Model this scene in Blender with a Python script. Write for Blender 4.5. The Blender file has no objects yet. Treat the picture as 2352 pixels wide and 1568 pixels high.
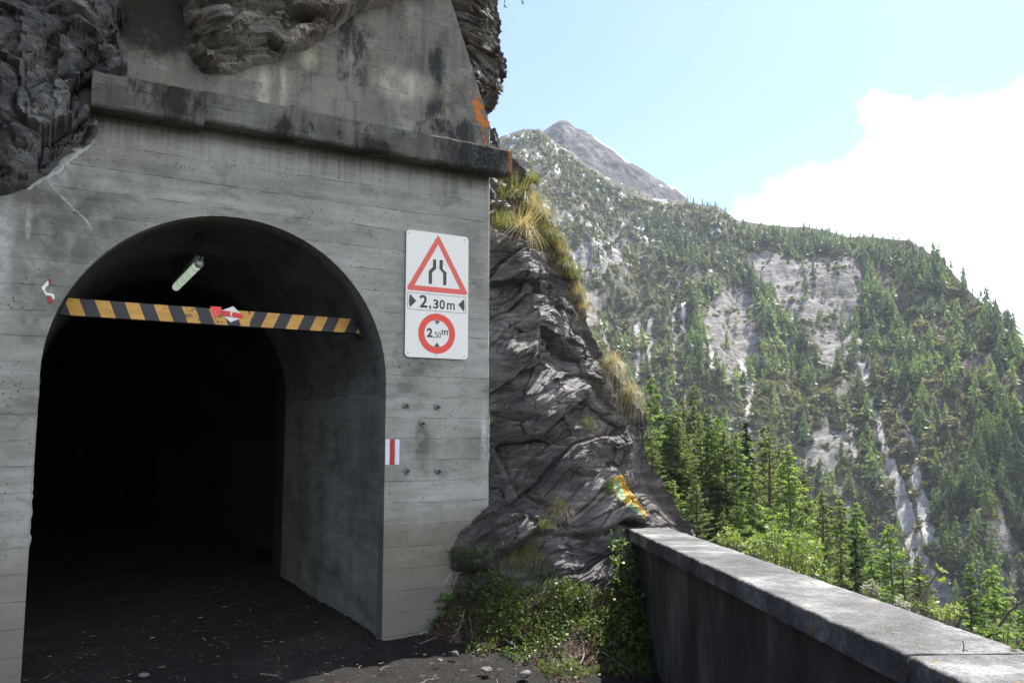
import bpy, bmesh, math, random
import numpy as np
from mathutils import Vector, Matrix
rnd = random.Random(7)
rs = np.random.RandomState(11)
PI = math.pi
S = bpy.context.scene
COL = S.collection

# ------------------------------------------------------------------ camera, sky, sun, exposure
FPX = 1900.0; PITCH = math.atan(209/1900); EYE = 1.6      # photo measured on a 2352 x 1568 grid
cp, sp = math.cos(PITCH), math.sin(PITCH)
cam_d = bpy.data.cameras.new('camera'); cam = bpy.data.objects.new('camera', cam_d); COL.objects.link(cam)
cam_d.sensor_width = 36; cam_d.lens = FPX/2352*36; cam_d.clip_start = 0.05; cam_d.clip_end = 20000
cam.location = (0, 0, EYE); cam.rotation_euler = (PI/2 + PITCH, 0, 0)
S.camera = cam
SUN_AZ, SUN_EL = math.radians(37), math.radians(52)        # azimuth clockwise from +Y
Lv = Vector((math.sin(SUN_AZ)*math.cos(SUN_EL), math.cos(SUN_AZ)*math.cos(SUN_EL), math.sin(SUN_EL)))
sun_d = bpy.data.lights.new('sun', 'SUN'); sun = bpy.data.objects.new('sun', sun_d); COL.objects.link(sun)
sun_d.energy = 4.6; sun_d.angle = math.radians(0.5); sun_d.color = (1.0, 0.955, 0.88)
sun.rotation_euler = Lv.to_track_quat('Z', 'Y').to_euler(); sun.location = (30, 20, 60)
S.view_settings.view_transform = 'Standard'; S.view_settings.look = 'None'
S.view_settings.gamma = 1; S.view_settings.use_curve_mapping = False
S.view_settings.exposure = 1.32
S.render.resolution_x = 1024; S.render.resolution_y = 682

def ray(x, y):
    dx = x-1176; dy = y-784
    return Vector((dx, FPX*cp+dy*sp, FPX*sp-dy*cp))
def at(x, y, Y):
    r = ray(x, y); t = Y/r.y
    return Vector((t*r.x, Y, EYE+t*r.z))
def direction(x, y):
    return ray(x, y).normalized()

# node helper ---------------------------------------------------------
class NT:
    def __init__(s, tree): s.t = tree; s.n = tree.nodes; s.l = tree.links
    def new(s, typ, **kw):
        nd = s.n.new(typ)
        for k, v in kw.items(): setattr(nd, k, v)
        return nd
    def put(s, sock, v):
        if isinstance(v, bpy.types.NodeSocket): s.l.new(v, sock)
        elif v is not None:
            if sock.type == 'RGBA' and len(v) == 3: v = (*v, 1)
            sock.default_value = v
    def coord(s, which='Object'): return s.new('ShaderNodeTexCoord').outputs[which]
    def mapping(s, vec, scale=(1,1,1), rot=(0,0,0), loc=(0,0,0)):
        m = s.new('ShaderNodeMapping'); s.put(m.inputs[0], vec)
        m.inputs['Scale'].default_value = scale; m.inputs['Rotation'].default_value = rot; m.inputs['Location'].default_value = loc
        return m.outputs[0]
    def noise(s, vec, scale, detail=5, rough=0.55, dist=0, color=False):
        m = s.new('ShaderNodeTexNoise'); s.put(m.inputs['Vector'], vec)
        m.inputs['Scale'].default_value = scale; m.inputs['Detail'].default_value = detail
        m.inputs['Roughness'].default_value = rough; m.inputs['Distortion'].default_value = dist
        return m.outputs[1 if color else 0]
    def voro(s, vec, scale, feature='F1', rand=1, out='Distance'):
        m = s.new('ShaderNodeTexVoronoi', feature=feature); s.put(m.inputs['Vector'], vec)
        m.inputs['Scale'].default_value = scale; m.inputs['Randomness'].default_value = rand
        return m.outputs[out]
    def ramp(s, fac, stops):
        m = s.new('ShaderNodeValToRGB'); s.put(m.inputs[0], fac); e = m.color_ramp.elements
        while len(e) < len(stops): e.new(0.5)
        for el, (p, c) in zip(e, stops):
            el.position = p; el.color = (c, c, c, 1) if isinstance(c, (int, float)) else (*c, 1)
        return m.outputs[0]
    def mix(s, fac, a, b, mode='MIX'):
        m = s.new('ShaderNodeMix', data_type='RGBA', blend_type=mode)
        s.put(m.inputs[0], fac); s.put(m.inputs[6], a); s.put(m.inputs[7], b)
        return m.outputs[2]
    def math(s, op, a, b=0.0, c=None, clamp=False):
        m = s.new('ShaderNodeMath', operation=op, use_clamp=clamp)
        s.put(m.inputs[0], a); s.put(m.inputs[1], b)
        if c is not None: s.put(m.inputs[2], c)
        return m.outputs[0]
    def mr(s, v, a, b, c=0.0, d=1.0, smooth=True):
        m = s.new('ShaderNodeMapRange'); m.interpolation_type = 'SMOOTHSTEP' if smooth else 'LINEAR'
        s.put(m.inputs[0], v)
        for i, q in enumerate((a, b, c, d)): m.inputs[i+1].default_value = q
        return m.outputs[0]
    def sep(s, v):
        m = s.new('ShaderNodeSeparateXYZ'); s.put(m.inputs[0], v); return m.outputs
    def comb(s, x, y, z):
        m = s.new('ShaderNodeCombineXYZ')
        for i, q in enumerate((x, y, z)): s.put(m.inputs[i], q)
        return m.outputs[0]
    def vmath(s, op, a, b=None):
        m = s.new('ShaderNodeVectorMath', operation=op); s.put(m.inputs[0], a)
        if b is not None: s.put(m.inputs[1], b)
        return m
    def bump(s, h, strength=0.5, dist=0.02, normal=None):
        m = s.new('ShaderNodeBump'); m.inputs['Strength'].default_value = strength; m.inputs['Distance'].default_value = dist
        s.put(m.inputs['Height'], h)
        if normal is not None: s.put(m.inputs['Normal'], normal)
        return m.outputs[0]
    def attr(s, name, out='Color'):
        m = s.new('ShaderNodeAttribute'); m.attribute_name = name; return m.outputs[out]
    def blob(s, vec, c, r, e=0.5):
        """1 inside an ellipse of half axes r round c (x, z), soft edge e"""
        x, y, z = s.sep(vec)[0:3]
        a = s.math('DIVIDE', s.math('SUBTRACT', x, c[0]), r[0]); b = s.math('DIVIDE', s.math('SUBTRACT', z, c[1]), r[1])
        dd = s.math('SQRT', s.math('ADD', s.math('MULTIPLY', a, a), s.math('MULTIPLY', b, b)))
        return s.mr(dd, 1-e, 1+e, 1, 0)
def new_mat(name):
    m = bpy.data.materials.new(name); m.use_nodes = True; m.node_tree.nodes.clear()
    q = NT(m.node_tree); out = q.new('ShaderNodeOutputMaterial'); return m, q, out
def principled(q, out, color, rough=0.8, normal=None, metal=0.0, spec=0.5):
    b = q.new('ShaderNodeBsdfPrincipled'); q.put(b.inputs['Base Color'], color); q.put(b.inputs['Roughness'], rough)
    b.inputs['Metallic'].default_value = metal; b.inputs['Specular IOR Level'].default_value = spec
    if normal is not None: q.put(b.inputs['Normal'], normal)
    q.l.new(b.outputs[0], out.inputs[0]); return b

# world: daylight sky with a bank of cloud over the right-hand ridge
W = bpy.data.worlds.new('World'); S.world = W; W.use_nodes = True; W.node_tree.nodes.clear()
q = NT(W.node_tree); wout = q.new('ShaderNodeOutputWorld'); bg = q.new('ShaderNodeBackground')
sky = q.new('ShaderNodeTexSky', sky_type='NISHITA'); sky.sun_disc = False
sky.sun_elevation = SUN_EL; sky.sun_rotation = SUN_AZ; sky.altitude = 1200; sky.air_density = 1.0; sky.dust_density = 2.2; sky.ozone_density = 1.0
gen = q.coord('Generated'); sx, sy, sz = q.sep(gen)[0:3]
azn = q.math('ARCTAN2', sx, sy); eln = q.math('ARCSINE', sz)
wv = q.comb(azn, eln, 0.0)
big = q.noise(wv, 7, 9, 0.6); 
# lower edge of the blue: a line rising to the right
p0 = direction(1640, 505); p1 = direction(2330, 155)
a0, e0 = math.atan2(p0.x, p0.y), math.asin(p0.z); a1, e1 = math.atan2(p1.x, p1.y), math.asin(p1.z)
sl = (e1-e0)/(a1-a0)
line = q.math('SUBTRACT', q.math('ADD', q.math('MULTIPLY', q.math('SUBTRACT', azn, a0), sl), e0), eln)
line = q.math('MULTIPLY', line, 3.2)
far_r = q.mr(azn, 0.75, 1.3, 0, -0.6); line = q.math('ADD', line, far_r)
cl = q.math('ADD', line, q.math('MULTIPLY', q.math('SUBTRACT', big, 0.5), 0.62))
gate = q.mr(azn, 0.1, 0.3, -0.4, 0.0); cl = q.math('ADD', cl, gate)
mask = q.mr(q.math('ADD', cl, q.math('MULTIPLY', q.math('SUBTRACT', q.noise(wv, 30, 6, 0.65), 0.5), 0.22)), -0.06, 0.09, 0, 1)
puff = q.blob(q.comb(azn, 0.0, eln), (math.atan2(direction(2025,275).x, direction(2025,275).y), math.asin(direction(2025,275).z)), (0.034, 0.024), 0.9)
puff = q.mr(q.math('ADD', q.math('MULTIPLY', puff, 0.42), q.noise(wv, 17, 8, 0.65)), 0.70, 0.84, 0, 1)
mask = q.math('MAXIMUM', mask, puff)
cshade = q.mr(q.noise(wv, 5, 6, 0.5), 0.3, 0.7, 0.8, 1.1)
ccol = q.mix(1.0, (9.6, 10.0, 10.6), q.comb(cshade, cshade, cshade), 'MULTIPLY')
skyc = q.mix(0.25, q.mix(1.0, sky.outputs[0], (0.66, 0.80, 1.03), 'MULTIPLY'), (1.5, 2.25, 3.5))
q.put(bg.inputs[0], q.mix(mask, skyc, ccol)); bg.inputs[1].default_value = 0.11
q.l.new(bg.outputs[0], wout.inputs[0])

# ------------------------------------------------------------------ numpy noise
_P = np.random.RandomState(3).permutation(256); _P = np.concatenate([_P, _P, _P])
_G = np.random.RandomState(5).normal(size=(256, 3)); _G /= np.linalg.norm(_G, axis=1)[:, None]
def perlin(p):
    p = np.asarray(p, float); i = np.floor(p).astype(int); f = p-i; i &= 255
    u = f*f*f*(f*(f*6-15)+10); r = 0
    for dx in (0, 1):
        wx = u[..., 0] if dx else 1-u[..., 0]
        for dy in (0, 1):
            wy = u[..., 1] if dy else 1-u[..., 1]
            for dz in (0, 1):
                wz = u[..., 2] if dz else 1-u[..., 2]
                h = _P[_P[_P[(i[..., 0]+dx) & 255]+((i[..., 1]+dy) & 255)]+((i[..., 2]+dz) & 255)]
                g = _G[h]
                dot = g[..., 0]*(f[..., 0]-dx)+g[..., 1]*(f[..., 1]-dy)+g[..., 2]*(f[..., 2]-dz)
                r = r+wx*wy*wz*dot
    return r*1.6
def fbm(p, oct=5, lac=2.05, gain=0.5, ridged=False):
    a = 1; s = 0; p = np.asarray(p, float)
    for k in range(oct):
        v = perlin(p*lac**k+k*17.3)
        if ridged: v = 0.6-1.6*np.abs(v)
        s = s+a*v; a *= gain
    return s
def facet(P, seed=0, tilt=0.9):
    """angular blocks: every cell of a jittered lattice gets its own level and its own tilted face"""
    sh = P.shape[:-1]; P = np.asarray(P, np.float32).reshape(-1, 3); c = np.floor(P).astype(int); best = np.full(len(P), 9e9, np.float32); lev = np.zeros(len(P), np.float32); f2 = best.copy()
    for dx in (-1, 0, 1):
        for dy in (-1, 0, 1):
            for dz in (-1, 0, 1):
                k = c+np.array([dx, dy, dz]); h = _P[_P[_P[(k[:, 0]+seed) & 255]+(k[:, 1] & 255)]+(k[:, 2] & 255)]
                g = _G[h]; o = P-(k+0.5+0.42*_G[_P[h+1]]); d = (o*o).sum(1); m = d < best
                f2 = np.where(m, best, np.minimum(f2, d)); lev = np.where(m, _G[_P[h+7]][:, 0]*0.8+tilt*(o*g).sum(1), lev); best = np.where(m, d, best)
    return lev.reshape(sh), (np.sqrt(f2)-np.sqrt(best)).reshape(sh)
def sm(x, a, b):
    t = np.clip((np.asarray(x, float)-a)/(b-a), 0, 1); return t*t*(3-2*t)
def inpoly(px, py, poly):
    px = np.asarray(px); py = np.asarray(py); c = np.zeros(px.shape, bool); n = len(poly)
    for i in range(n):
        x0, y0 = poly[i]; x1, y1 = poly[i-1]
        if y0 == y1: continue
        t = ((y0 > py) != (y1 > py)) & (px < (x1-x0)*(py-y0)/(y1-y0)+x0); c ^= t
    return c
def segdist(px, py, poly, closed=True):
    d = np.full(np.shape(px), 1e9); n = len(poly)
    for i in range(0 if closed else 1, n):
        x0, y0 = poly[i-1]; x1, y1 = poly[i]; vx, vy = x1-x0, y1-y0; L = vx*vx+vy*vy+1e-12
        t = np.clip(((px-x0)*vx+(py-y0)*vy)/L, 0, 1)
        d = np.minimum(d, np.hypot(px-x0-t*vx, py-y0-t*vy))
    return d
def sdist(px, py, poly):
    d = segdist(px, py, poly); return np.where(inpoly(px, py, poly), d, -d)
def project(P):
    """world points -> photo grid"""
    x, y, z = P[..., 0], P[..., 1], P[..., 2]-EYE
    dep = y*cp+z*sp; up = -y*sp+z*cp
    dep = np.where(dep > 0.01, dep, 0.01)
    return 1176+FPX*x/dep, 784-FPX*up/dep

# ------------------------------------------------------------------ object helpers
def tag(o, label=None, cat=None, group=None, kind=None):
    if label: o['label'] = label
    if cat: o['category'] = cat
    if group: o['group'] = group
    if kind: o['kind'] = kind
    return o
def link(name, me, mats, parent=None):
    o = bpy.data.objects.new(name, me); COL.objects.link(o)
    for m in (mats if isinstance(mats, (list, tuple)) else [mats]): me.materials.append(m)
    if parent is not None: o.parent = parent
    return o
def mesh_np(name, verts, faces, smooth=False, mat_idx=None, attrs=None):
    """faces: (n,k) int array or list of such arrays"""
    if not isinstance(faces, list): faces = [faces]
    faces = [np.asarray(f, np.int32) for f in faces if len(f)]
    me = bpy.data.meshes.new(name); verts = np.asarray(verts, np.float32)
    me.vertices.add(len(verts)); me.vertices.foreach_set('co', verts.ravel())
    nl = sum(f.size for f in faces); me.loops.add(nl)
    me.loops.foreach_set('vertex_index', np.concatenate([f.ravel() for f in faces]))
    tot = np.concatenate([np.full(len(f), f.shape[1], np.int32) for f in faces])
    st = np.concatenate([[0], np.cumsum(tot)[:-1]]).astype(np.int32)
    me.polygons.add(len(tot)); me.polygons.foreach_set('loop_start', st); me.polygons.foreach_set('loop_total', tot)
    me.polygons.foreach_set('use_smooth', np.full(len(tot), smooth))
    if mat_idx is not None: me.polygons.foreach_set('material_index', np.asarray(mat_idx, np.int32))
    for k, v in (attrs or {}).items():
        v = np.asarray(v, np.float32)
        if v.ndim == 1: a = me.attributes.new(k, 'FLOAT', 'POINT'); a.data.foreach_set('value', v)
        else:
            a = me.attributes.new(k, 'FLOAT_COLOR', 'POINT')
            a.data.foreach_set('color', np.concatenate([v, np.ones((len(v), 1), np.float32)], 1).ravel())
    me.update(calc_edges=True); me.validate(); return me
def grid_faces(nr, nc):
    i = np.arange(nr*nc).reshape(nr, nc)
    return np.stack([i[:-1, :-1], i[:-1, 1:], i[1:, 1:], i[1:, :-1]], -1).reshape(-1, 4)
def grid_normals(P):
    du = np.gradient(P, axis=1); dv = np.gradient(P, axis=0)
    n = np.cross(du, dv); return n/(np.linalg.norm(n, axis=-1, keepdims=True)+1e-9)
def bm_obj(name, bm, mats, parent=None, smooth=False):
    bmesh.ops.recalc_face_normals(bm, faces=bm.faces)
    me = bpy.data.meshes.new(name); bm.to_mesh(me); bm.free()
    if smooth:
        for p in me.polygons: p.use_smooth = True
    return link(name, me, mats, parent)
def prism(bm, pts, y0, y1):
    """closed outline pts (x, z) extruded from y0 (front) to y1"""
    f = [bm.verts.new((x, y0, z)) for x, z in pts]; b = [bm.verts.new((x, y1, z)) for x, z in pts]
    bm.faces.new(f); bm.faces.new(b[::-1]); n = len(pts)
    for i in range(n): bm.faces.new((f[i], b[i], b[(i+1) % n], f[(i+1) % n]))
def box(bm, x0, x1, y0, y1, z0, z1):
    prism(bm, [(x0, z0), (x1, z0), (x1, z1), (x0, z1)], y0, y1)
def tube(bm, pts, rad, n=8, cap=True):
    pts = [Vector(p) for p in pts]; rad = rad if isinstance(rad, (list, tuple)) else [rad]*len(pts); rings = []
    up = Vector((0.13, 0.21, 1)).normalized()
    for i, p in enumerate(pts):
        t = (pts[min(i+1, len(pts)-1)]-pts[max(i-1, 0)]).normalized()
        a = t.cross(up)
        if a.length < 0.05: a = t.cross(Vector((1, 0, 0)))
        a.normalize(); b = t.cross(a)
        rings.append([bm.verts.new(p+(a*math.cos(2*PI*k/n)+b*math.sin(2*PI*k/n))*rad[i]) for k in range(n)])
    for A, B in zip(rings, rings[1:]):
        for k in range(n): bm.faces.new((A[k], A[(k+1) % n], B[(k+1) % n], B[k]))
    if cap: bm.faces.new(rings[0][::-1]); bm.faces.new(rings[-1])
def rounded(x0, x1, z0, z1, r, n=6):
    o = []
    for cx, cz, a in ((x1-r, z1-r, 0), (x0+r, z1-r, 90), (x0+r, z0+r, 180), (x1-r, z0+r, 270)):
        for k in range(n+1):
            t = math.radians(a+90*k/n); o.append((cx+r*math.cos(t), cz+r*math.sin(t)))
    return o

# ------------------------------------------------------------------ portal frame of reference
AZF = math.atan(3324/(FPX/cp)); dF = Vector((math.sin(AZF), math.cos(AZF), 0)); nF = Vector((dF.y, -dF.x, 0))
OF = Vector((-1.02, 6.70, 0)); ROTF = math.atan2(dF.y, dF.x)
def fac(x, y, w=0.0):
    r = ray(x, y); t = (OF.dot(nF)+w)/r.dot(nF); P = r*t-OF
    return (P.dot(dF), EYE+t*r.z)
def W_of(s, w, z): return OF+dF*s+nF*w+Vector((0, 0, z))
MF = Matrix.Translation(OF) @ Matrix.Rotation(ROTF, 4, 'Z')     # local x along wall, y into the hill, z up
def fempty(name, s=0, w=0, z=0):
    o = bpy.data.objects.new(name, None); COL.objects.link(o); o.location = W_of(s, w, z); o.rotation_euler = (0, 0, ROTF)
    o.empty_display_size = 0.1; return o
def fplace(o, s=0, w=0, z=0):
    o.location = W_of(s, w, z); o.rotation_euler = (0, 0, ROTF); return o

# ------------------------------------------------------------------ materials
def mat_concrete(name, dark=1.0, upper=False, tunnel=False, cornice=False):
    m, q, out = new_mat(name); v = q.coord(); x, y, z = q.sep(v)[0:3]
    wob = q.math('MULTIPLY', q.math('SUBTRACT', q.noise(v, 1.3, 3), 0.5), 0.035)
    zb = q.math('DIVIDE', q.math('ADD', z, wob), 0.172)
    fl = q.math('FLOOR', zb); fr = q.math('FRACT', zb)
    wn = q.new('ShaderNodeTexWhiteNoise', noise_dimensions='1D'); q.put(wn.inputs['W'], fl)
    board = q.mr(wn.outputs[0], 0, 1, 0.92, 1.07, False)
    edge = q.math('MINIMUM', fr, q.math('SUBTRACT', 1.0, fr))
    jn = q.noise(q.mapping(v, (3, 3, 30)), 1.5, 5, 0.7)
    joint = q.math('MULTIPLY', q.mr(edge, 0.0, 0.045, 1, 0), q.mr(jn, 0.42, 0.62, 0, 1))
    large = q.noise(v, 1.1, 5, 0.6); streakh = q.noise(q.mapping(v, (1.2, 1.2, 9)), 1.6, 7, 0.62)
    fine = q.noise(v, 38, 6, 0.7); drip = q.noise(q.mapping(v, (14, 14, 1.1)), 1.0, 5, 0.65)
    if cornice or upper:
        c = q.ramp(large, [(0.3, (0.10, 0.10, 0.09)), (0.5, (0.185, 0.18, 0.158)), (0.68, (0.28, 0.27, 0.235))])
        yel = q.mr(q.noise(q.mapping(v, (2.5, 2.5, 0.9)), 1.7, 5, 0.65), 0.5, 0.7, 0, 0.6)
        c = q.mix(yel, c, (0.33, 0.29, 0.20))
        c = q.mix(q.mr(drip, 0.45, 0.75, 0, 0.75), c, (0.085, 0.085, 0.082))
    else:
        c = q.ramp(large, [(0.3, (0.21, 0.213, 0.19)), (0.5, (0.325, 0.328, 0.298)), (0.7, (0.42, 0.425, 0.395))])
        c = q.mix(q.mr(q.noise(q.mapping(v, (1.0, 1.0, 1.7)), 2.6, 6, 0.65), 0.52, 0.68, 0, 0.5), c, (0.085, 0.09, 0.084))
        c = q.mix(0.75, c, q.ramp(streakh, [(0.3, (0.62, 0.62, 0.60)), (0.5, (0.88, 0.88, 0.86)), (0.7, (1.1, 1.1, 1.09))]), 'MULTIPLY')
    c = q.mix(1.0, c, q.comb(board, board, board), 'MULTIPLY')
    c = q.mix(q.mr(fine, 0.35, 0.7, 0, 0.35), c, q.mix(1.0, c, (0.62, 0.6, 0.58), 'MULTIPLY'))
    c = q.mix(q.math('MULTIPLY', joint, 0.55), c, (0.07, 0.07, 0.066)); stn = q.noise(q.mapping(v, (1.0, 1.0, 2.2)), 1.9, 8, 0.7); c = q.mix(q.mr(stn, 0.53, 0.66, 0, 0.35), c, (0.11, 0.105, 0.085)); c = q.mix(q.mr(stn, 0.47, 0.36, 0, 0.35), c, (0.40, 0.41, 0.39))
    # blow holes and gravel nests along board joints
    pv = q.voro(v, 26, 'F1', 1); pit = q.math('MULTIPLY', q.mr(pv, 0.10, 0.2, 1, 0), q.mr(q.noise(v, 4, 4), 0.46, 0.6, 0, 1))
    nest = q.math('MULTIPLY', q.mr(q.voro(v, 75), 0.22, 0.4, 1, 0), q.math('MULTIPLY', q.mr(edge, 0.02, 0.17, 1, 0), q.mr(q.noise(v, 2.3, 3), 0.52, 0.62, 0, 1)))
    c = q.mix(q.math('MULTIPLY', pit, 0.8), c, (0.045, 0.045, 0.042)); c = q.mix(q.math('MULTIPLY', nest, 0.6), c, (0.42, 0.42, 0.4))
    if tunnel:
        inner_dark = q.mr(q.math('ADD', q.mr(y, 0.10, 0.5, 0, 1), q.math('MULTIPLY', q.noise(v, 3, 4), 0.25)), 0.15, 0.75, 0, 0.62)  # darker inward from the mouth and up towards the crown
        top = q.mr(z, 1.7, 2.7, 0, 1); inner_dark = q.math('MAXIMUM', q.math('MULTIPLY', inner_dark, 1.0), 0.0)
        c = q.mix(q.math('MULTIPLY', inner_dark, q.math('ADD', 0.22, q.math('MULTIPLY', top, 0.62))), c, (0.022, 0.022, 0.02))
        # lime bleeding from the spring joint
        ln = q.math('ADD', z, q.math('MULTIPLY', q.math('SUBTRACT', q.noise(v, 5, 4), 0.5), 0.12))
        l1 = q.math('MULTIPLY', q.mr(ln, 1.89, 1.905, 0, 1), q.mr(ln, 1.905, 1.935, 1, 0))
        dr = q.math('MULTIPLY', q.mr(q.math('SUBTRACT', z, q.math('MULTIPLY', q.math('SUBTRACT', q.noise(q.mapping(v, (22, 22, 0.5)), 1, 4), 0.5), 0.7)), 1.66, 1.86, 0, 1), q.mr(z, 1.88, 1.91, 1, 0))
        c = q.mix(q.math('MULTIPLY', q.math('MAXIMUM', l1, q.math('MULTIPLY', dr, 0.45)), 0.8), c, (0.33, 0.34, 0.32))
    elif not (upper or cornice):
        # pale drips under the cornice, damp brownish foot, dark damp patches
        dd = q.noise(q.mapping(v, (26, 26, 0.6)), 1.2, 4, 0.6)
        dz = q.mr(q.math('SUBTRACT', z, q.math('MULTIPLY', q.math('SUBTRACT', dd, 0.5), 0.9)), 3.42, 3.78, 0, 1)
        c = q.mix(q.math('MULTIPLY', q.math('MULTIPLY', dz, q.mr(dd, 0.42, 0.62, 0, 1)), 0.55), c, (0.45, 0.45, 0.42))
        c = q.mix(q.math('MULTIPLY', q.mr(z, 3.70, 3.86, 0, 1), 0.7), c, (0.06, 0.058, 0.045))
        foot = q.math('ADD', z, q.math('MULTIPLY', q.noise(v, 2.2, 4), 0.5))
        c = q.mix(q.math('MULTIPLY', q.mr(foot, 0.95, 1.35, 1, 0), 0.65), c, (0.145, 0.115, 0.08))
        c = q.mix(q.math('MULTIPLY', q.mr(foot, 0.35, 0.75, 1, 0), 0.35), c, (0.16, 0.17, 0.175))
        for cx, cz, rx, rz, k in ((-2.3, 3.05, 0.34, 0.3, .6), (-2.45, 2.55, 0.25, 0.3, .45), (0.32, 1.5, 0.06, 0.18, .6), (0.30, 2.14, 0.25, 0.06, .5), (-1.8, 3.45, 0.5, 0.1, .3), (0.5, 1.5, 0.35, 0.09, .3), (0.3, 2.2, .06, .05, .7)):
            c = q.mix(q.math('MULTIPLY', q.math('MULTIPLY', q.blob(v, (cx, cz), (rx, rz), 0.5), q.mr(q.noise(v, 7, 5), 0.35, 0.6, 0, 1)), k), c, (0.06, 0.063, 0.058))
        for cx, cz, rx, rz in ((-2.70, 2.9, 0.05, 0.4), (-2.36, 3.52, 0.05, 0.2), (-2.47, 3.33, 0.1, 0.07), (0.90, 1.6, 0.03, 0.2), (-2.56, 3.0, 0.015, .1)):
            c = q.mix(q.math('MULTIPLY', q.math('MULTIPLY', q.blob(v, (cx, cz), (rx, rz), 0.8), q.mr(q.noise(v, 16, 5), 0.35, 0.65, 0.2, 1)), 0.7), c, (0.55, 0.56, 0.55))
    if upper or cornice:
        bl = [((0.42, 4.75), (0.09, 0.17)), ((0.44, 4.42), (0.11, 0.22)), ((0.62, 4.22), (0.34, 0.12)), ((-0.9, 5.4), (0.3, 0.5)), ((-0.3, 4.75), (0.16, 0.3))] if upper else \
             [((0.78, 3.96), (0.42, 0.16)), ((-1.72, 3.98), (0.2, 0.16)), ((-0.9, 3.9), (0.12, 0.1)), ((-0.2, 3.88), (0.2, 0.05))]
        nn = q.noise(q.mapping(v, (5, 5, 2.2)), 1.6, 7, 0.7)
        for i, (cc, rr) in enumerate(bl):
            k = q.blob(v, cc, (rr[0]*1.15, rr[1]*1.15), 0.95)
            c = q.mix(q.mr(q.math('ADD', q.math('MULTIPLY', k, 0.26), nn), 0.60, 0.80, 0, 0.9), c, (0.022, 0.024, 0.026))
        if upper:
            kd = q.math('ADD', q.math('MULTIPLY', q.blob(v, (-1.85, 5.25), (0.42, 0.75), 0.7), 0.55), q.noise(v, 3.2, 6, 0.65))  # damp stain plus painted shade of the recess under the overhang
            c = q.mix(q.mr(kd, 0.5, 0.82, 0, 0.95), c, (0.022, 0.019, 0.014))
        pale = [((-1.05, 4.25), (0.05, 0.2)), ((-0.9, 4.3), (0.03, 0.18)), ((0.12, 4.55), (0.25, 0.12)), ((-0.7, 4.6), (0.06, 0.1))] if upper else []
        for cc, rr in pale:
            c = q.mix(q.math('MULTIPLY', q.math('MULTIPLY', q.blob(v, cc, rr, 0.7), q.mr(nn, 0.35, 0.6, 0.2, 1)), 0.75), c, (0.5, 0.47, 0.37))
        ln = q.noise(v, 17, 7, 0.7)
        if cornice:
            k = q.math('MAXIMUM', q.math('MAXIMUM', q.mr(x, 0.99, 1.05, 0, 0.42), q.mr(x, 0.7, 1.0, 0, 0.12)),
                       q.math('MULTIPLY', q.mr(z, 4.06, 4.078, 0, 0.36), q.mr(q.noise(q.mapping(v, (1, 0, 0)), 2.7, 2), 0.48, 0.6, 0, 1)))
            c = q.mix(q.mr(q.math('ADD', k, ln), 0.80, 0.86, 0, 1), c, (0.48, 0.155, 0.03))
            sp_ = q.mr(q.math('ADD', q.mr(x, 0.2, 0.8, 0, 0.12), q.noise(v, 70, 3)), 0.70, 0.76, 0, 0.7); c = q.mix(sp_, c, (0.3, 0.31, 0.29))
        else:
            # lichen along the raking right-hand edge
            ed = q.math('SUBTRACT', q.math('SUBTRACT', 0.903, q.math('MULTIPLY', q.math('SUBTRACT', z, 4.182), 0.325)), x)
            k = q.math('MULTIPLY', q.mr(ed, 0.0, 0.06, 0.33, 0), q.mr(z, 4.4, 4.9, 1, 0.35))
            c = q.mix(q.mr(q.math('ADD', k, ln), 0.78, 0.84, 0, 1), c, (0.48, 0.155, 0.03))
            c = q.mix(q.mr(q.math('ADD', q.mr(x, -0.3, 0.9, 0, 0.06), q.noise(v, 9, 5, .6)), 0.755, 0.775, 0, 0.8), c, (0.42, 0.15, 0.04))
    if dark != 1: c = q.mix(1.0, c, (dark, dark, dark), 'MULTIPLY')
    h = q.math('ADD', q.math('MULTIPLY', fine, 0.35), q.math('MULTIPLY', streakh, 0.6))
    h = q.math('SUBTRACT', h, q.math('MULTIPLY', q.math('ADD', q.math('MULTIPLY', joint, 1.6), q.math('MULTIPLY', pit, 1.2)), 0.5))
    h = q.math('ADD', h, q.math('MULTIPLY', wn.outputs[0], 0.25)); h = q.math('ADD', h, q.math('MULTIPLY', nest, 0.4))
    principled(q, out, c, 0.88, q.bump(h, 0.55, 0.012), spec=0.3); return m

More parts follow.
